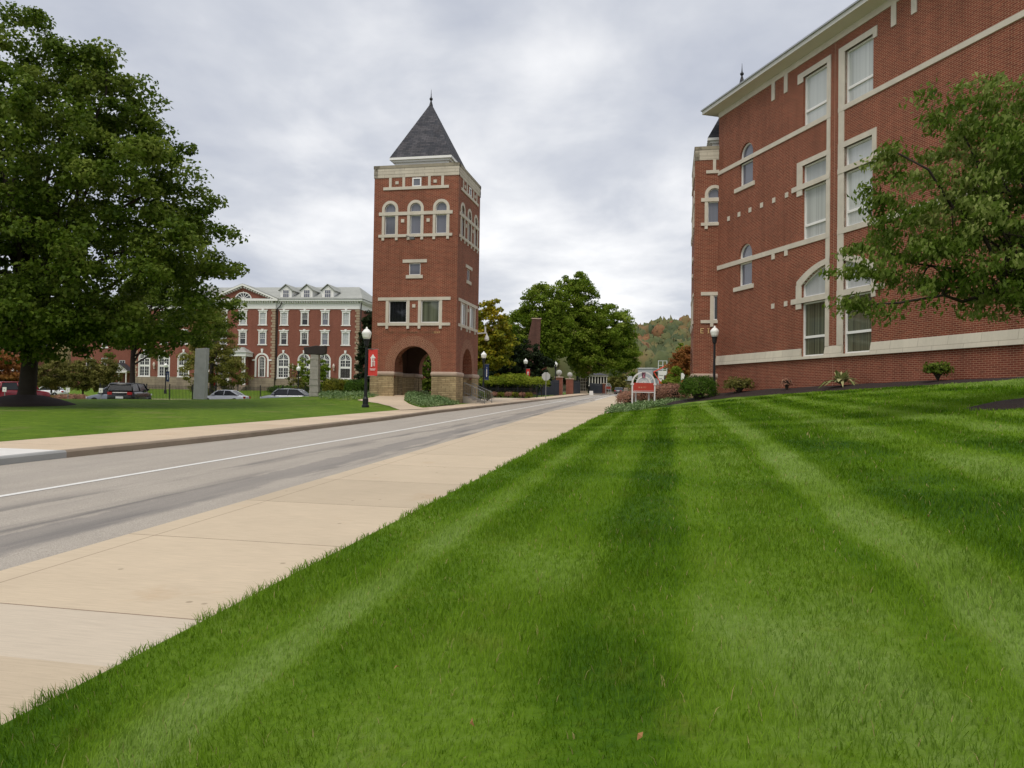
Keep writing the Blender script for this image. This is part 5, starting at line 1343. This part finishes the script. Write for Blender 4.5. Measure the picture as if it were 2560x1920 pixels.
def arch_sign(name, lb, q, rz, sc, detail=True):
    s = thing(name, lb, 'sign', q); M = Matrix.Translation(q) @ Matrix.Rotation(rz, 4, 'Z') @ Matrix.Scale(sc, 4)
    ft = lambda a: a
    for x, y in ((-.78, 0), (.78, 0), (-.46, .35), (.46, .35)):
        o = MB(M); o.box(x - .045, x + .045, y - .045, y + .045, -.3, 1.52 if abs(x) > .5 else 1.05); o.build('post', WHITE, s)
    a = MB(M); a.ring(arc_top(-.735, .735, 1.55, .735, 24), arc_top(-.83, .83, 1.55, .83, 24), -.045, .045); a.ring(arc_top(-.43, .43, 1.55, .43, 18), arc_top(-.52, .52, 1.55, .52, 18), -.04, .04)
    for k in range(1, 12):
        t = math.pi * k / 12; d = (math.cos(t), math.sin(t)); r1 = .44
        a.tube([(d[0] * .08, 0, 1.6 + d[1] * .06), (d[0] * r1, 0, 1.55 + d[1] * r1)], .012, 5)
    for t in (.5, .75, 2.39, 2.64): d = (math.cos(t), math.sin(t)); a.tube([(d[0] * .5, 0, 1.55 + d[1] * .5), (d[0] * .76, 0, 1.55 + d[1] * .76)], .012, 5)
    for x in (-.78, .78): a.box(x - .1, x + .1, -.07, .07, 1.46, 1.56)
    a.build('arch', WHITE, s)
    MB(M).box(-.72, .72, -.06, .06, 1.0, 1.60).build('panel', SIGNRED, s)
    b = MB(M); b.box(-.735, .735, -.055, .055, .93, .995); b.box(-.7, .7, -.064, -.06, 1.055, 1.07); b.build('panel_border', WHITE, s)
    if detail:
        k = MB(M); k.prism([(-.1, 1.92), (.1, 1.92), (.13, 2.33), (-.13, 2.33)], -.06, .06); k.build('keystone', plain('keystone_plum', (.12, .05, .07), .6), s)
        e = MB(M); e.prism([(-.05, 1.95), (.08, 1.95), (.02, 2.1), (.06, 2.27), (-.04, 2.12)], -.075, -.061); e.build('emblem', plain('pink_paint', (.55, .22, .28), .6), s)
        w = MB(M); x = -.36
        for i, ww in enumerate((.1, .09, .03, .03, .03)):
            w.box(x, x + ww, -.064, -.06, 1.24, 1.34 if i < 2 else 1.36); x += ww + .06
        w.build('lettering', plain('pale_red_letters', (.62, .25, .16), .6), s)
    return s


q = gp(1608.5, 55); arch_sign('welcome_sign', 'white arched sign frame with a red panel by the road edge', (q[0], q[1], q[2] + .0), .05, 1.03)
q = rp(1520.5, 150); arch_sign('welcome_sign', 'tiny distant white arched sign with a red panel at the far left roadside', q, .6, .85, False)

# sculptures on the lawn crest
q = gp(502, 52); M = Matrix.Translation((q[0], q[1], q[2] - .1))
sl = MB(M); sl.loft([[(-.42, -.25, 0), (.36, -.25, 0), (.36, .25, 0), (-.42, .25, 0)], [(-.39, -.24, 1.7), (.385, -.24, 1.7), (.385, .24, 1.7), (-.39, .24, 1.7)], [(-.35, -.22, 3.5), (.44, -.22, 3.55), (.44, .22, 3.55), (-.35, .22, 3.5)]])
tag(sl.build('granite_slab', CONC, None, bevel=.02), 'tall plain grey granite slab standing upright on the lawn crest', 'sculpture')
q = gp(786.5, 54.5); pl = thing('stone_pillar', 'rough layered stone pillar carrying a dark block beside the golden shrub', 'sculpture', q); M = Matrix.Translation((q[0], q[1], q[2] - .1))
sl = MB(M); rs = np.random.default_rng(9); z = 0
while z < 3.0:
    h = rs.uniform(.08, .15); w = .32 - z * .018; j = rs.uniform(-.02, .02, 4); sl.box(-w + j[0], w + j[1], -w + j[2], w + j[3], z, z + h); z += h + .001
sl.build('stacked_stone', plain('layered_stone', (.36, .34, .30), .9, .22, 5, bump=.6), pl)
cp = MB(M); hx = [(-.72, z + .02), (.42, z - .02), (.74, z + .06), (.78, z + .66), (.5, z + .6), (.1, z + .64), (-.3, z + .56), (-.76, z + .5)]
cp.prism(hx, -.3, .3); cp.build('cap_block', plain('dark_rusted_steel', (.035, .026, .024), .6, .2, 3), pl, bevel=.03)

# ------------------------------------------------------------------ fences, gate pillars and panels on the far side
def pix(px, Y): v = at(px, 985, Y); return v.x, v.y


def picket_fence(name, lb, A, B, h, gap, post_every, zf, rail=.04, pw=.03, mat=BLACK):
    A, B = Vector((*A, 0)), Vector((*B, 0)); d = (B - A); Ln = d.length; d.normalize(); s = thing(name, lb, 'fence', (A.x, A.y, float(zf(A.x, A.y))))
    nb = max(1, round(Ln / post_every)); step = Ln / nb
    for k in range(nb + 1):
        p_ = A + d * (k * step); z = float(zf(p_.x, p_.y)); o = MB(Matrix.Translation((p_.x, p_.y, z))); o.box(-.05, .05, -.05, .05, -.1, h + .1); o.box(-.065, .065, -.065, .065, h + .101, h + .16); o.build('post', mat, s)
        if k == nb: break
        o = MB(); p2 = A + d * ((k + 1) * step)
        for zr in (h - .06, h - .28, .16): o.tube([(p_.x, p_.y, float(zf(p_.x, p_.y)) + zr), (p2.x, p2.y, float(zf(p2.x, p2.y)) + zr)], rail / 2, 4)
        n = int(step / gap)
        for i in range(1, n):
            c = p_ + (p2 - p_) * (i / n); z = float(zf(c.x, c.y)); o.box(c.x - pw / 2, c.x + pw / 2, c.y - pw / 2, c.y + pw / 2, z + .08, z + h)
        o.build('picket_panel', mat, s)
    return s


picket_fence('iron_fence', 'long black iron picket fence behind the parked cars', pix(250, 87), pix(872, 90), 1.85, .15, 2.6, G)
zp = lambda x, y: float(plane(y)) + .15
picket_fence('iron_fence', 'black picket fence behind the bedding plants right of the tower', pix(1196, 84), pix(1342, 86), 1.05, .13, 2.3, zp)
for A, B, h, lb in ((pix(1344, 99), pix(1397, 110), 2.1, 'wide navy mesh panel in front of the first brick gate pillar'), (pix(1434.5, 124), pix(1450, 136), 2.15, 'narrow navy mesh panel right of the second brick gate pillar'), (pix(1474, 140), pix(1508, 158), 1.9, 'dark mesh panel under the far white pavilion')):
    a, b_ = Vector((*A, 0)), Vector((*B, 0)); d = b_ - a; z = float(plane(a.y)) + .12; z2 = float(plane(b_.y)) + .12; s = thing('mesh_panel', lb, 'fence', (a.x, a.y, z), 0, 'dark mesh covered fence panels')
    nrm = Vector((d.y, -d.x, 0)).normalized() * .02; o = MB()
    o.loft([[(a.x, a.y, z + .1), (b_.x, b_.y, z2 + .1), (b_.x, b_.y, z2 + h), (a.x, a.y, z + h)], [(a.x + nrm.x, a.y + nrm.y, z + .1), (b_.x + nrm.x, b_.y + nrm.y, z2 + .1), (b_.x + nrm.x, b_.y + nrm.y, z2 + h), (a.x + nrm.x, a.y + nrm.y, z + h)]])
    o.build('mesh_screen', plain('navy_mesh', (.012, .016, .03), .8, .15, 2), s)
    o = MB(); [o.tube([(a.x, a.y, z + k), (b_.x, b_.y, z2 + k)], .035, 6) for k in (.08, h - .25, h)]
    for i in range(5): c = a + d * (i / 4); zz = z + (z2 - z) * i / 4; o.tube([(c.x, c.y, zz - .1), (c.x, c.y, zz + h + .06)], .04, 6)
    o.build('frame', BLACK, s)
gpz = []
for px, Y, w, h, lb in ((1397, 111, 1.0, 2.45, 'brick gate pillar with stone ball beside the wide navy panel'), (1424, 122, 1.05, 2.3, 'brick gate pillar with stone ball, right of the gateway gap'), (1511, 157, .8, 1.9, 'small far brick pillar at the end of the dark mesh panel')):
    q = rp(px, Y); s = thing('gate_pillar', lb, 'pillar', q, 0, 'brick gate pillars'); M = Matrix.Translation(q) @ Matrix.Rotation(-A11, 4, 'Z')
    MB(M).box(-w / 2, w / 2, -w / 2, w / 2, -.1, h).build('brick_shaft', HALLB, s)
    MB(M).box(-w / 2 - .08, w / 2 + .08, -w / 2 - .08, w / 2 + .08, h + .001, h + .16).build('cap', CAPST, s)
    if px < 1500: MB(M).lathe([(.2, h + .16), (.1, h + .28), (.16, h + .34)] + [(.42 * math.sin(t), h + .72 - .42 * math.cos(t)) for t in np.linspace(.45, 3.1, 10)], n=14).build('ball_finial', plain('pale_ball', (.42, .41, .38), .8, .12, 3), s)
# pavilion
q = rp(1494, 168); s = thing('pavilion', 'white colonnaded pavilion half hidden under the large tree', 'pavilion', q); M = Matrix.Translation(q)
o = MB(M); [o.box(-1.9 + i * .62, -1.7 + i * .62, -.1, .1, 1.7, 3.6) for i in range(7)]; o.box(-2.1, 2.2, -.3, 2.5, 3.6, 3.9); o.box(-2, 2.1, -.15, .15, 1.5, 1.72); o.build('colonnade', plain('shaded_white', (.50, .48, .44), .7), s)  # tree shade is put into the colonnade's white
o = MB(M); o.loft([[(-2.3, -.5, 3.901), (2.4, -.5, 3.901), (2.4, 2.7, 3.901), (-2.3, 2.7, 3.901)], [(-.2, 1, 4.5), (.2, 1, 4.5), (.2, 1.3, 4.5), (-.2, 1.3, 4.5)]]); o.build('roof', SLATE, s)
o = MB(M); o.box(-1.9, 2.0, 1.9, 2.1, 0, 3.6); o.build('dark_backing', DARK, s)  # near-black sheet paints the shade behind the columns
q = rp(1458, 138); s = thing('garden_trellis', 'pale wooden trellis with steps beside the far lamp post', 'trellis', q); M = Matrix.Translation(q)
o = MB(M); [o.box(-.55 + i * .3, -.49 + i * .3, 0, .06, .3, 2.6) for i in range(4)]; [o.box(-.6, .6, -.03, .09, z, z + .07) for z in (.9, 1.5, 2.1, 2.6)]; o.build('lattice', plain('pale_wood', (.42, .38, .3), .8), s)
o = MB(M); [o.box(-.7, .7, -.8 + k * .25, -.5 + k * .25, .0, .15 + k * .15) for k in range(3)]; o.build('steps', WALKL, s)
# old chimney and the house below it
q = rp(1322, 113); s = thing('brick_house', 'dark old house with a big brick chimney among the trees', 'house', q); M = Matrix.Translation(q)
o = MB(M); o.box(-2.6, 2.6, .6, 6, 0, 4.2); o.build('wall', HALLB, s)
o = MB(M); o.prism([(-2.9, 4.201), (2.9, 4.201), (2.0, 5.6), (-2.0, 5.6)], .2, 6.4); rf_ = o.build('roof', SLATE, s)
o = MB(M); o.loft([[(-1.1, -.2, 0), (1.7, -.2, 0), (1.7, .7, 0), (-1.1, .7, 0)], [(-.6, -.2, 6.4), (1.5, -.2, 6.4), (1.5, .7, 6.4), (-.6, .7, 6.4)], [(.35, -.2, 11.0), (1.6, -.2, 11.0), (1.6, .7, 11.0), (.35, .7, 11.0)]]); ch = o.build('chimney', brickmat('dark_brick', (.085, .038, .030), (.12, .055, .042), (.13, .08, .06), .25, .08, .006, stain=.3), rf_)  # chimney uses a darker variant of the hall brick
o = MB(M); o.box(.26, 1.69, -.28, .78, 11.001, 11.15); o.build('chimney_cap', CAPST, s)

# ------------------------------------------------------------------ far end of the road
q = rp(1560, 215, 0); s = thing('storage_building', 'low pale roofed building far off between the tree and the sign', 'building', q); M = Matrix.Translation(q)
MB(M).box(-2, 1.9, 0, 8, 0, 3.6).build('wall', plain('olive_wall', (.16, .14, .08), .9), s); o = MB(M); o.prism([(-2.3, 3.601), (2.2, 3.601), (2.2, 4.8), (-2.1, 5.2)], -.4, 8.4); o.build('roof', plain('pale_roof', (.50, .52, .53), .6), s)
q = rp(1622, 205, 0); s = thing('grey_building', 'boxy grey metal building far down the road behind the arched sign', 'building', q); M = Matrix.Translation(q) @ Matrix.Rotation(-.5, 4, 'Z')
MB(M).box(-2.4, 1.6, -2, 7, 0, 6.6).build('wall', plain('grey_cladding', (.36, .37, .40), .6), s); MB(M).box(-2.6, 1.8, -2.2, 7.2, 6.601, 6.9).build('roof', plain('grey_flat_roof', (.46, .47, .48), .6), s)
MB(M).box(1.6, 1.63, -1.5, 6, 4.2, 5.9).build('window_band', GLASS_DARK, s)
q = rp(1655.5, 165, 0); s = thing('tall_sign', 'tall white sign tower with an open frame on top far down the road', 'sign', q); M = Matrix.Translation(q)
o = MB(M); [o.box(x, x + .14, -.07, .07, 0, 7.3) for x in (-.95, -.02, .85)]; [o.box(-.95, .99, -.05, .05, z, z + .12) for z in (5.3, 6.2, 7.2)]; o.build('frame', plain('pale_frame', (.55, .57, .58), .5), s)
MB(M).box(-.8, .85, -.16, -.08, 2.9, 5.1).build('white_panel', WHITE, s); MB(M).box(.3, .95, -.22, -.161, 3.1, 4.2).build('dark_emblem', plain('dark_sign', (.05, .045, .04), .6), s)
o = MB(M); o.box(-.75, -.1, -.19, -.161, 3.35, 3.5); o.box(-.75, .1, -.19, -.161, 4.1, 4.22); o.build('marking', plain('dark_sign2', (.2, .18, .17), .6), s)
q = rp(1648, 160, 0); s = thing('boom_lift', 'bright red lift boom raised diagonally across the tall sign', 'lift', q); M = Matrix.Translation(q)
o = MB(M); o.tube([(-1.2, 0, 4.7), (.2, 0, 5.45), (1.5, 0, 6.15)], .13, 6); o.tube([(-1.2, 0, 4.7), (.2, 0, 2.6)], .1, 6); o.build('boom', plain('lift_red', (.75, .07, .04), .5), s)
o = MB(M); o.box(.0, 1.5, -.5, .5, 2.3, 2.75); o.build('turret', plain('lift_red', (.75, .07, .04), .5), s); o = MB(M); o.box(-.6, 1.6, -.7, .7, .2, 1.2); o.box(.3, .7, -.2, .2, 1.2, 2.3); o.build('chassis', BLACK, s)
q = rp(1564, 152, 0); s = thing('road_barricade', 'pale striped road barricade far down the road', 'barricade', q); M = Matrix.Translation(q)
o = MB(M); [o.box(-.36, .36, -.03, .03, .45 + k * .32, .68 + k * .32) for k in range(3)]; o.build('boards', plain('barricade_board', (.62, .45, .36), .7, .1, 9), s)
o = MB(M); [o.box(x, x + .06, -.25, .25, -.02, .06) for x in (-.36, .3)]; [o.box(x, x + .06, .031, .07, 0, 1.4) for x in (-.36, .3)]; o.build('legs', WHITE, s)
q = rp(1702, 86, 0); s = thing('feather_banner', 'small white and red flag beside the orange tree', 'banner', q); M = Matrix.Translation(q)
MB(M).tube([(0, 0, 0), (0, 0, 3.2)], .02, 5).build('pole', STEEL, s); o = MB(M); o.prism([(.02, 2.3), (.3, 2.5), (.42, 2.9), (.2, 3.15), (.02, 3.1)], -.01, .01); o.build('flag', WHITE, s); o = MB(M); o.prism([(.02, 2.05), (.28, 2.2), (.25, 2.4), (.02, 2.3)], -.012, .012); o.build('flag_tail', RED, s)
q = rp(1478, 112, 0.13); s = thing('a_frame_sign', 'small white folding sign standing on the far pavement', 'sign', (q[0], q[1], float(plane(q[1])) + .15)); M = Matrix.Translation((q[0], q[1], float(plane(q[1])) + .15))
o = MB(M); o.loft([[(-.3, -.3, 0), (.3, -.3, 0), (.3, -.27, 0), (-.3, -.27, 0)], [(-.25, -.03, .62), (.25, -.03, .62), (.25, .0, .62), (-.25, .0, .62)]]); o.loft([[(-.3, .27, 0), (.3, .27, 0), (.3, .3, 0), (-.3, .3, 0)], [(-.25, .0, .62), (.25, .0, .62), (.25, .03, .62), (-.25, .03, .62)]]); o.build('board', plain('worn_white', (.55, .52, .48), .7), s)

# ------------------------------------------------------------------ cars
def car(name, lb, L, Wd, H, belt, cab, paint, loc, rz, suv=False, hatch=False):
    """front at +x; cab = x of windscreen foot, roof front, roof back, rear glass foot (0..1 from the front)"""
    s = thing(name, lb, 'car', loc, rz, 'cars in the parking lot'); T = Matrix.Identity(4); ORG[s.name] = Vector((0, 0, 0))
    w = Wd / 2; X = lambda f: L / 2 - f * L; gb = .22
    b = MB(T)
    hood = belt - (.10 if suv else .16)
    st = [(0.0, .72, .42, hood - .22), (.02, .86, .30, hood - .10), (.08, .95, gb, hood - .03), (cab[0], 1.0, gb, belt), (.5, 1.0, gb, belt + .01), (cab[3], .99, gb, belt + .02), (.94, .96, gb + .03, belt if (suv or hatch) else belt - .02), (.985, .90, .34, belt - .08), (1.0, .80, .45, belt - .22)]
    rings = []
    for f, k, zb, zt in st:
        y = w * k; zm = (zb + zt) * .5
        rings.append([(X(f), -y * .9, zb), (X(f), y * .9, zb), (X(f), y, zb + .15), (X(f), y * 1.0, zm), (X(f), y * .96, zt - .07), (X(f), y * .84, zt), (X(f), -y * .84, zt), (X(f), -y * .96, zt - .07), (X(f), -y, zm), (X(f), -y, zb + .15)])
    b.loft(rings); body = b.build('body', paint, s, smooth=True)
    m_ = body.modifiers.new('sub', 'SUBSURF'); m_.levels = m_.render_levels = 1
    g = MB(T); rr = []
    for f, z, cw, rw in ((cab[0], belt - .02, .93, .93), (cab[0] + (cab[1] - cab[0]) * .55, belt + (H - belt) * .62, .92, .80), (cab[1], H - .05, .92, .74), ((cab[1] + cab[2]) / 2, H - .02, .92, .73), (cab[2], H - .06, .91, .72), (cab[3], belt + .0, .90, .88)):
        rr.append([(X(f), -w * cw, belt - .03), (X(f), w * cw, belt - .03), (X(f), w * rw, z), (X(f), -w * rw, z)])
    g.loft(rr); g.build('windows', GLASS_CAR, s)
    r = MB(T); rr = []
    for f, z in ((cab[1] - .025, H - .12), (cab[1], H - .035), ((cab[1] + cab[2]) / 2, H), (cab[2], H - .045), (cab[2] + .02, H - .13)):
        rr.append([(X(f), -w * .77, z - .07), (X(f), w * .77, z - .07), (X(f), w * .72, z), (X(f), -w * .72, z)])
    r.loft(rr)
    for sd_ in (-1, 1):                          # pillars
        for a, c in (((cab[0], belt), (cab[1], H - .06)), ((cab[3], belt), (cab[2], H - .08))):
            r.tube([(X(a[0]), sd_ * w * .925, a[1] - .02), (X((a[0] + c[0]) / 2), sd_ * w * .86, (a[1] + c[1]) / 2 + .02), (X(c[0]), sd_ * w * .745, c[1])], .05, 6)
        mx_ = (cab[1] + cab[2]) / 2; r.tube([(X(mx_), sd_ * w * .935, belt), (X(mx_ + .01), sd_ * w * .74, H - .06)], .035, 5)
    r.build('roof', paint, s, smooth=True)
    R = .36 if suv else .32
    for f in (.19, .79):
        for sd_ in (-1, 1):
            M = Matrix.Translation((X(f), sd_ * (w - .11), R)) @ Matrix.Rotation(math.pi / 2, 4, 'X')
            q = MB(M); q.lathe([(R * .6, -.12), (R * .97, -.12), (R, -.06), (R, .06), (R * .97, .12), (R * .6, .12)], n=20); wh = q.build('wheel', TYRE, s)
            q = MB(M); q.lathe([(.03, -.125), (R * .62, -.115), (R * .64, .115), (.03, .125)], n=14); q.build('rim', RIM, wh)
    for sd_ in (-1, 1):
        y0, y1 = sorted((sd_ * w * .55, sd_ * w * .88)); MB(T).box(X(.035), X(.02) + .02, y0, y1, hood - .27, hood - .13).build('headlight', plain('headlight_lens', (.6, .62, .65), .15), s)
        MB(T).box(X(1.0) - .015, X(.965), y0, y1, belt - .33, belt - .12).build('taillight', plain('taillight_red', (.35, .01, .012), .25), s)
        q = MB(T); q.box(X(cab[0] + .06) - .1, X(cab[0] + .06) + .08, *sorted((sd_ * w * .95, sd_ * w * 1.13)), belt + .02, belt + .16); q.build('mirror', paint, s)
    q = MB(T); q.box(X(1.0) - .03, X(1.0) + .03, -.27, .27, .62, .78); q.build('number_plate', plain('plate_white', (.6, .6, .62), .5), s)
    CH = plain('chrome_trim', (.5, .5, .5), .3, metal=.6); MB(T).box(X(1.0) - .045, X(.97), -w * .86, w * .86, .40, .47).build('bumper_trim', CH, s); MB(T).box(X(.02), X(0) + .03, -w * .7, w * .7, .4, .5).build('grille', CH, s)
    return s


PB = plain('black_car_paint', (.010, .010, .012), .25, .05, 2, coat=.6); PG = plain('grey_car_paint', (.16, .18, .215), .3, .05, 2, metal=.3, coat=.5); PW = plain('white_car_paint', (.80, .81, .84), .3, .04, 2, coat=.5)
PG2 = plain('silver_car_paint', (.26, .28, .31), .3, .05, 2, metal=.3, coat=.5); PR = plain('red_car_paint', (.26, .012, .022), .3, .05, 2, coat=.5)
def cp(px, Y): q = gp(px, Y); return (q[0], q[1], q[2] + .01)


c_ = car('parked_car', 'black sport utility car seen from behind on the lawn crest', 4.95, 2.0, 1.86, 1.24, (.27, .36, .945, .992), PB, cp(327, 61.5), math.radians(90 + 8), suv=True)
car('parked_car', 'dark grey hatchback facing left beside the black car', 4.55, 1.82, 1.55, .98, (.25, .40, .78, .96), PG, cp(292, 65), math.radians(176), hatch=True)
car('parked_car', 'white sedan facing left behind the granite slab', 4.75, 1.83, 1.46, .93, (.27, .42, .68, .86), PW, cp(562, 79), math.radians(177))
car('parked_car', 'silver grey crossover facing left behind the stone pillar', 4.75, 1.88, 1.68, 1.05, (.25, .39, .80, .97), PG2, cp(714, 77.5), math.radians(178), suv=True)
car('parked_car', 'red sport utility car mostly hidden behind the thick tree trunk', 4.9, 1.95, 1.82, 1.2, (.27, .36, .94, .99), PR, cp(46, 63), math.radians(74), suv=True)
car('parked_car', 'white car far back under the olive crabapple trees', 4.6, 1.8, 1.5, .95, (.27, .42, .68, .86), PW, cp(122, 106), math.radians(180))
q = rp(1647, 140, 0); o = car('parked_car', 'white car far down the road beside the arched sign', 4.6, 1.8, 1.55, .95, (.27, .4, .78, .95), PW, q, math.radians(80), hatch=True); o['group'] = 'cars far down the road'
q = rp(1548, 165, 0); o = car('parked_car', 'tiny dark car far down the road left of the barricade', 4.4, 1.75, 1.45, .92, (.27, .42, .68, .86), PB, q, math.radians(75)); o['group'] = 'cars far down the road'

# ------------------------------------------------------------------ autumn forest on the far hill
m, nt, b = principled('leaf_autumn_hill'); a = nt.nodes.new('ShaderNodeAttribute'); a.attribute_name = 'rnd'
c = ramp(nt, a.outputs['Fac'], [(0, (.045, .066, .026)), (.28, (.080, .098, .034)), (.5, (.125, .122, .042)), (.64, (.165, .118, .046)), (.78, (.205, .108, .046)), (.9, (.225, .10, .044)), (1, (.24, .165, .045))])
L_(nt, c, b.inputs['Base Color']); b.inputs['Roughness'].default_value = .9; HILLM = m
rs = np.random.default_rng(77); nT = 1900
fx = rs.uniform(-400, 240, nT); fy = 290 + 330 * rs.uniform(0, 1, nT) ** 1.15
fz = ground_z(fx, fy); tone = np.clip(rs.beta(1.6, 2.0, nT), 0, 1); hgt = rs.uniform(9, 18, nT)
la = np.array([-.35, .1, .5, .85, 1.2, 1.5]); lo = np.linspace(0, 2 * np.pi, 11)[:-1]
LA, LO = np.meshgrid(la, lo, indexing='ij'); unit = np.stack([np.cos(LA) * np.cos(LO), np.cos(LA) * np.sin(LO), np.sin(LA)], -1).reshape(-1, 3)
nu = len(unit); lump = 1 + rs.normal(size=(nT, nu)) * .13
Vb = np.column_stack([fx, fy, fz])[:, None, :] + np.array([0, 0, 1.]) * hgt[:, None, None] * .45 + unit[None] * lump[..., None] * hgt[:, None, None] * np.array([.36, .36, .55])
idx = np.arange(nu).reshape(6, 10); qd = np.stack([idx[:-1], np.roll(idx[:-1], -1, 1), np.roll(idx[1:], -1, 1), idx[1:]], -1).reshape(-1, 4)
Fb = (qd[None] + (np.arange(nT) * nu)[:, None, None]).reshape(-1, 4)
per = 40; n = nT * per; d = rs.normal(size=(n, 3)); d[:, 2] = np.abs(d[:, 2]) - .1; d /= np.linalg.norm(d, axis=1, keepdims=True)
hh = np.repeat(hgt, per)[:, None]
P = np.repeat(np.column_stack([fx, fy, fz]), per, 0) + np.array([0, 0, 1.]) * hh * .45 + d * hh * np.array([.37, .37, .56]) * rs.uniform(.95, 1.06, (n, 1))
nm = d + rs.normal(size=(n, 3)) * .2; nm /= np.linalg.norm(nm, axis=1, keepdims=True)
Vq, Fq = quads(n, 1.3, .85, nm, P, rs)
V = np.concatenate([Vb.reshape(-1, 3), Vq]); Fq = Fq + nT * nu
tb = np.clip(np.repeat(tone, nu) + rs.normal(size=nT * nu) * .05, 0, 1); tq = np.repeat(np.clip(np.repeat(tone, per) + rs.normal(size=n) * .05, 0, 1), 4)
tag(mesh_np('forest', V, [Fb, Fq], HILLM, None, np.concatenate([tb, tq]), smooth=True), 'autumn coloured forest covering the far hillside', 'forest', kind='stuff')
# trees between the campus and the hill, seen at the end of the road
for i, (px, Y, sz, mt, lb) in enumerate(((1618, 235, 5.5, LEAF_YEL, 'yellowing tree behind the grey building'), (1660, 240, 6.5, LEAF_OAK, 'dark green tree behind the tall sign'), (1588, 225, 5, LEAF_OAK, 'dark green tree beside the pale roofed building'), (1690, 210, 6, LEAF_OLIVE, 'olive tree behind the white and red flag'), (1540, 190, 4.0, LEAF_OLIVE, 'olive shrubby tree behind the barricade'))):
    q = at(px, 985, Y); q = (q.x, q.y, float(ground_z(q.x, q.y)) + .1)
    tree('roadside_tree', lb, q, sz * .5, .25, [(0, 0, sz * .7, sz * .55, sz * .5, sz * .5), (sz * .3, 0, sz * .5, sz * .4, sz * .4, sz * .4)], 70, 46, .8, 1.0, mt, BARK, 200 + i, n_limb=8)

# ------------------------------------------------------------------ grass blades of the near lawn
rs = np.random.default_rng(101)
R0_, R1_, D0 = 1.7, 44.0, 3300.0
def sample(n, r0, r1, ex):                      # radius with density ~ r^-ex (per area)
    k = 2 - ex; u = rs.uniform(0, 1, n); return (r0 ** k + u * (r1 ** k - r0 ** k)) ** (1 / k)
TH = 1.78
n1 = int(D0 * (25 - R0_ ** 2) / 2 * TH); r_a = np.sqrt(rs.uniform(R0_ ** 2, 25, n1))
ex = 1.72; n2 = int(D0 * 5 ** ex * TH * (R1_ ** (2 - ex) - 5 ** (2 - ex)) / (2 - ex)); r_b = sample(n2, 5, R1_, ex)
r = np.concatenate([r_a, r_b]); th = rs.uniform(-TH / 2, TH / 2, len(r)); x = r * np.sin(th); y = r * np.cos(th)
ok = (x > edge_right(y) - .01 + .03 * np.sin(y * 9)) & (x < wall_x(y) - 1.6) & ((x - tx + .1) ** 2 + (y - ty) ** 2 > 1.2 ** 2)
x, y, r = x[ok], y[ok], r[ok]; n = len(x); z = G(x, y)
u, v = uv_(x, y)
h = .88 * (.052 + .028 * rs.uniform(0, 1, n) ** 1.5) * (1 + .25 * np.sin(x * 2.1 + np.sin(y * 1.7) * 2)) * np.clip(r / 14, 1, 1.5)
w = .0042 * np.clip(r / 4.2, 1, 9) ** .95
ed = np.clip((x - edge_right(y)) / .25, 0, 1); h *= 1.25 - .25 * ed
a = rs.uniform(0, 2 * np.pi, n); lean = rs.uniform(.15, .85, n)
sgn = np.sign(np.sin(v * 2 * np.pi / 1.25 + np.sin(u * .3) * .5))
dx, dy = np.cos(a) * lean + sgn * .2 * .2, np.sin(a) * lean + sgn * .2 * .98
fa = rs.uniform(0, 2 * np.pi, n); sx, sy = np.cos(fa) * w / 2, np.sin(fa) * w / 2
B = np.column_stack([x, y, z - .008]); S_ = np.column_stack([sx, sy, np.zeros(n)])
Mid = B + np.column_stack([dx * h * .42, dy * h * .42, h * .62]); Tip = B + np.column_stack([dx * h * 1.0, dy * h * 1.0, h * (1.06 - .35 * lean)])
V = np.stack([B - S_, B + S_, Mid + S_ * .75, Mid - S_ * .75, Tip], 1).reshape(-1, 3)
i = np.arange(n) * 5
g = mesh_np('grass', V, [np.stack([i, i + 1, i + 2, i + 3], 1), np.stack([i + 3, i + 2, i + 4], 1)], BLADE, None, np.repeat(rs.uniform(0, 1, n), 5))
tag(g, 'short mown green grass blades covering the lawn on the right', 'grass', kind='stuff')
print('blades', n)
# a few fallen leaves
rs = np.random.default_rng(8); leafm = plain('fallen_leaf', (.30, .15, .055), .8, .3, 9); lf0 = None
for k, (px, py) in enumerate(((1184, 1805), (1600, 1840), (993, 1670), (2320, 1290))):
    q = on_ground(px, py, .05); nm = Vector(rs.normal(size=3) * .5 + UP).normalized(); tng = nm.orthogonal().normalized(); bt = nm.cross(tng); sz = .019
    o = MB(); o.face([tuple(q - tng * sz), tuple(q + bt * sz * .5 + nm * .012), tuple(q + tng * sz), tuple(q - bt * sz * .5 + nm * .012)])
    tag(o.build('fallen_leaf', leafm), 'curled brown fallen leaf lying on the mown grass', 'leaf', 'fallen leaves on the lawn')
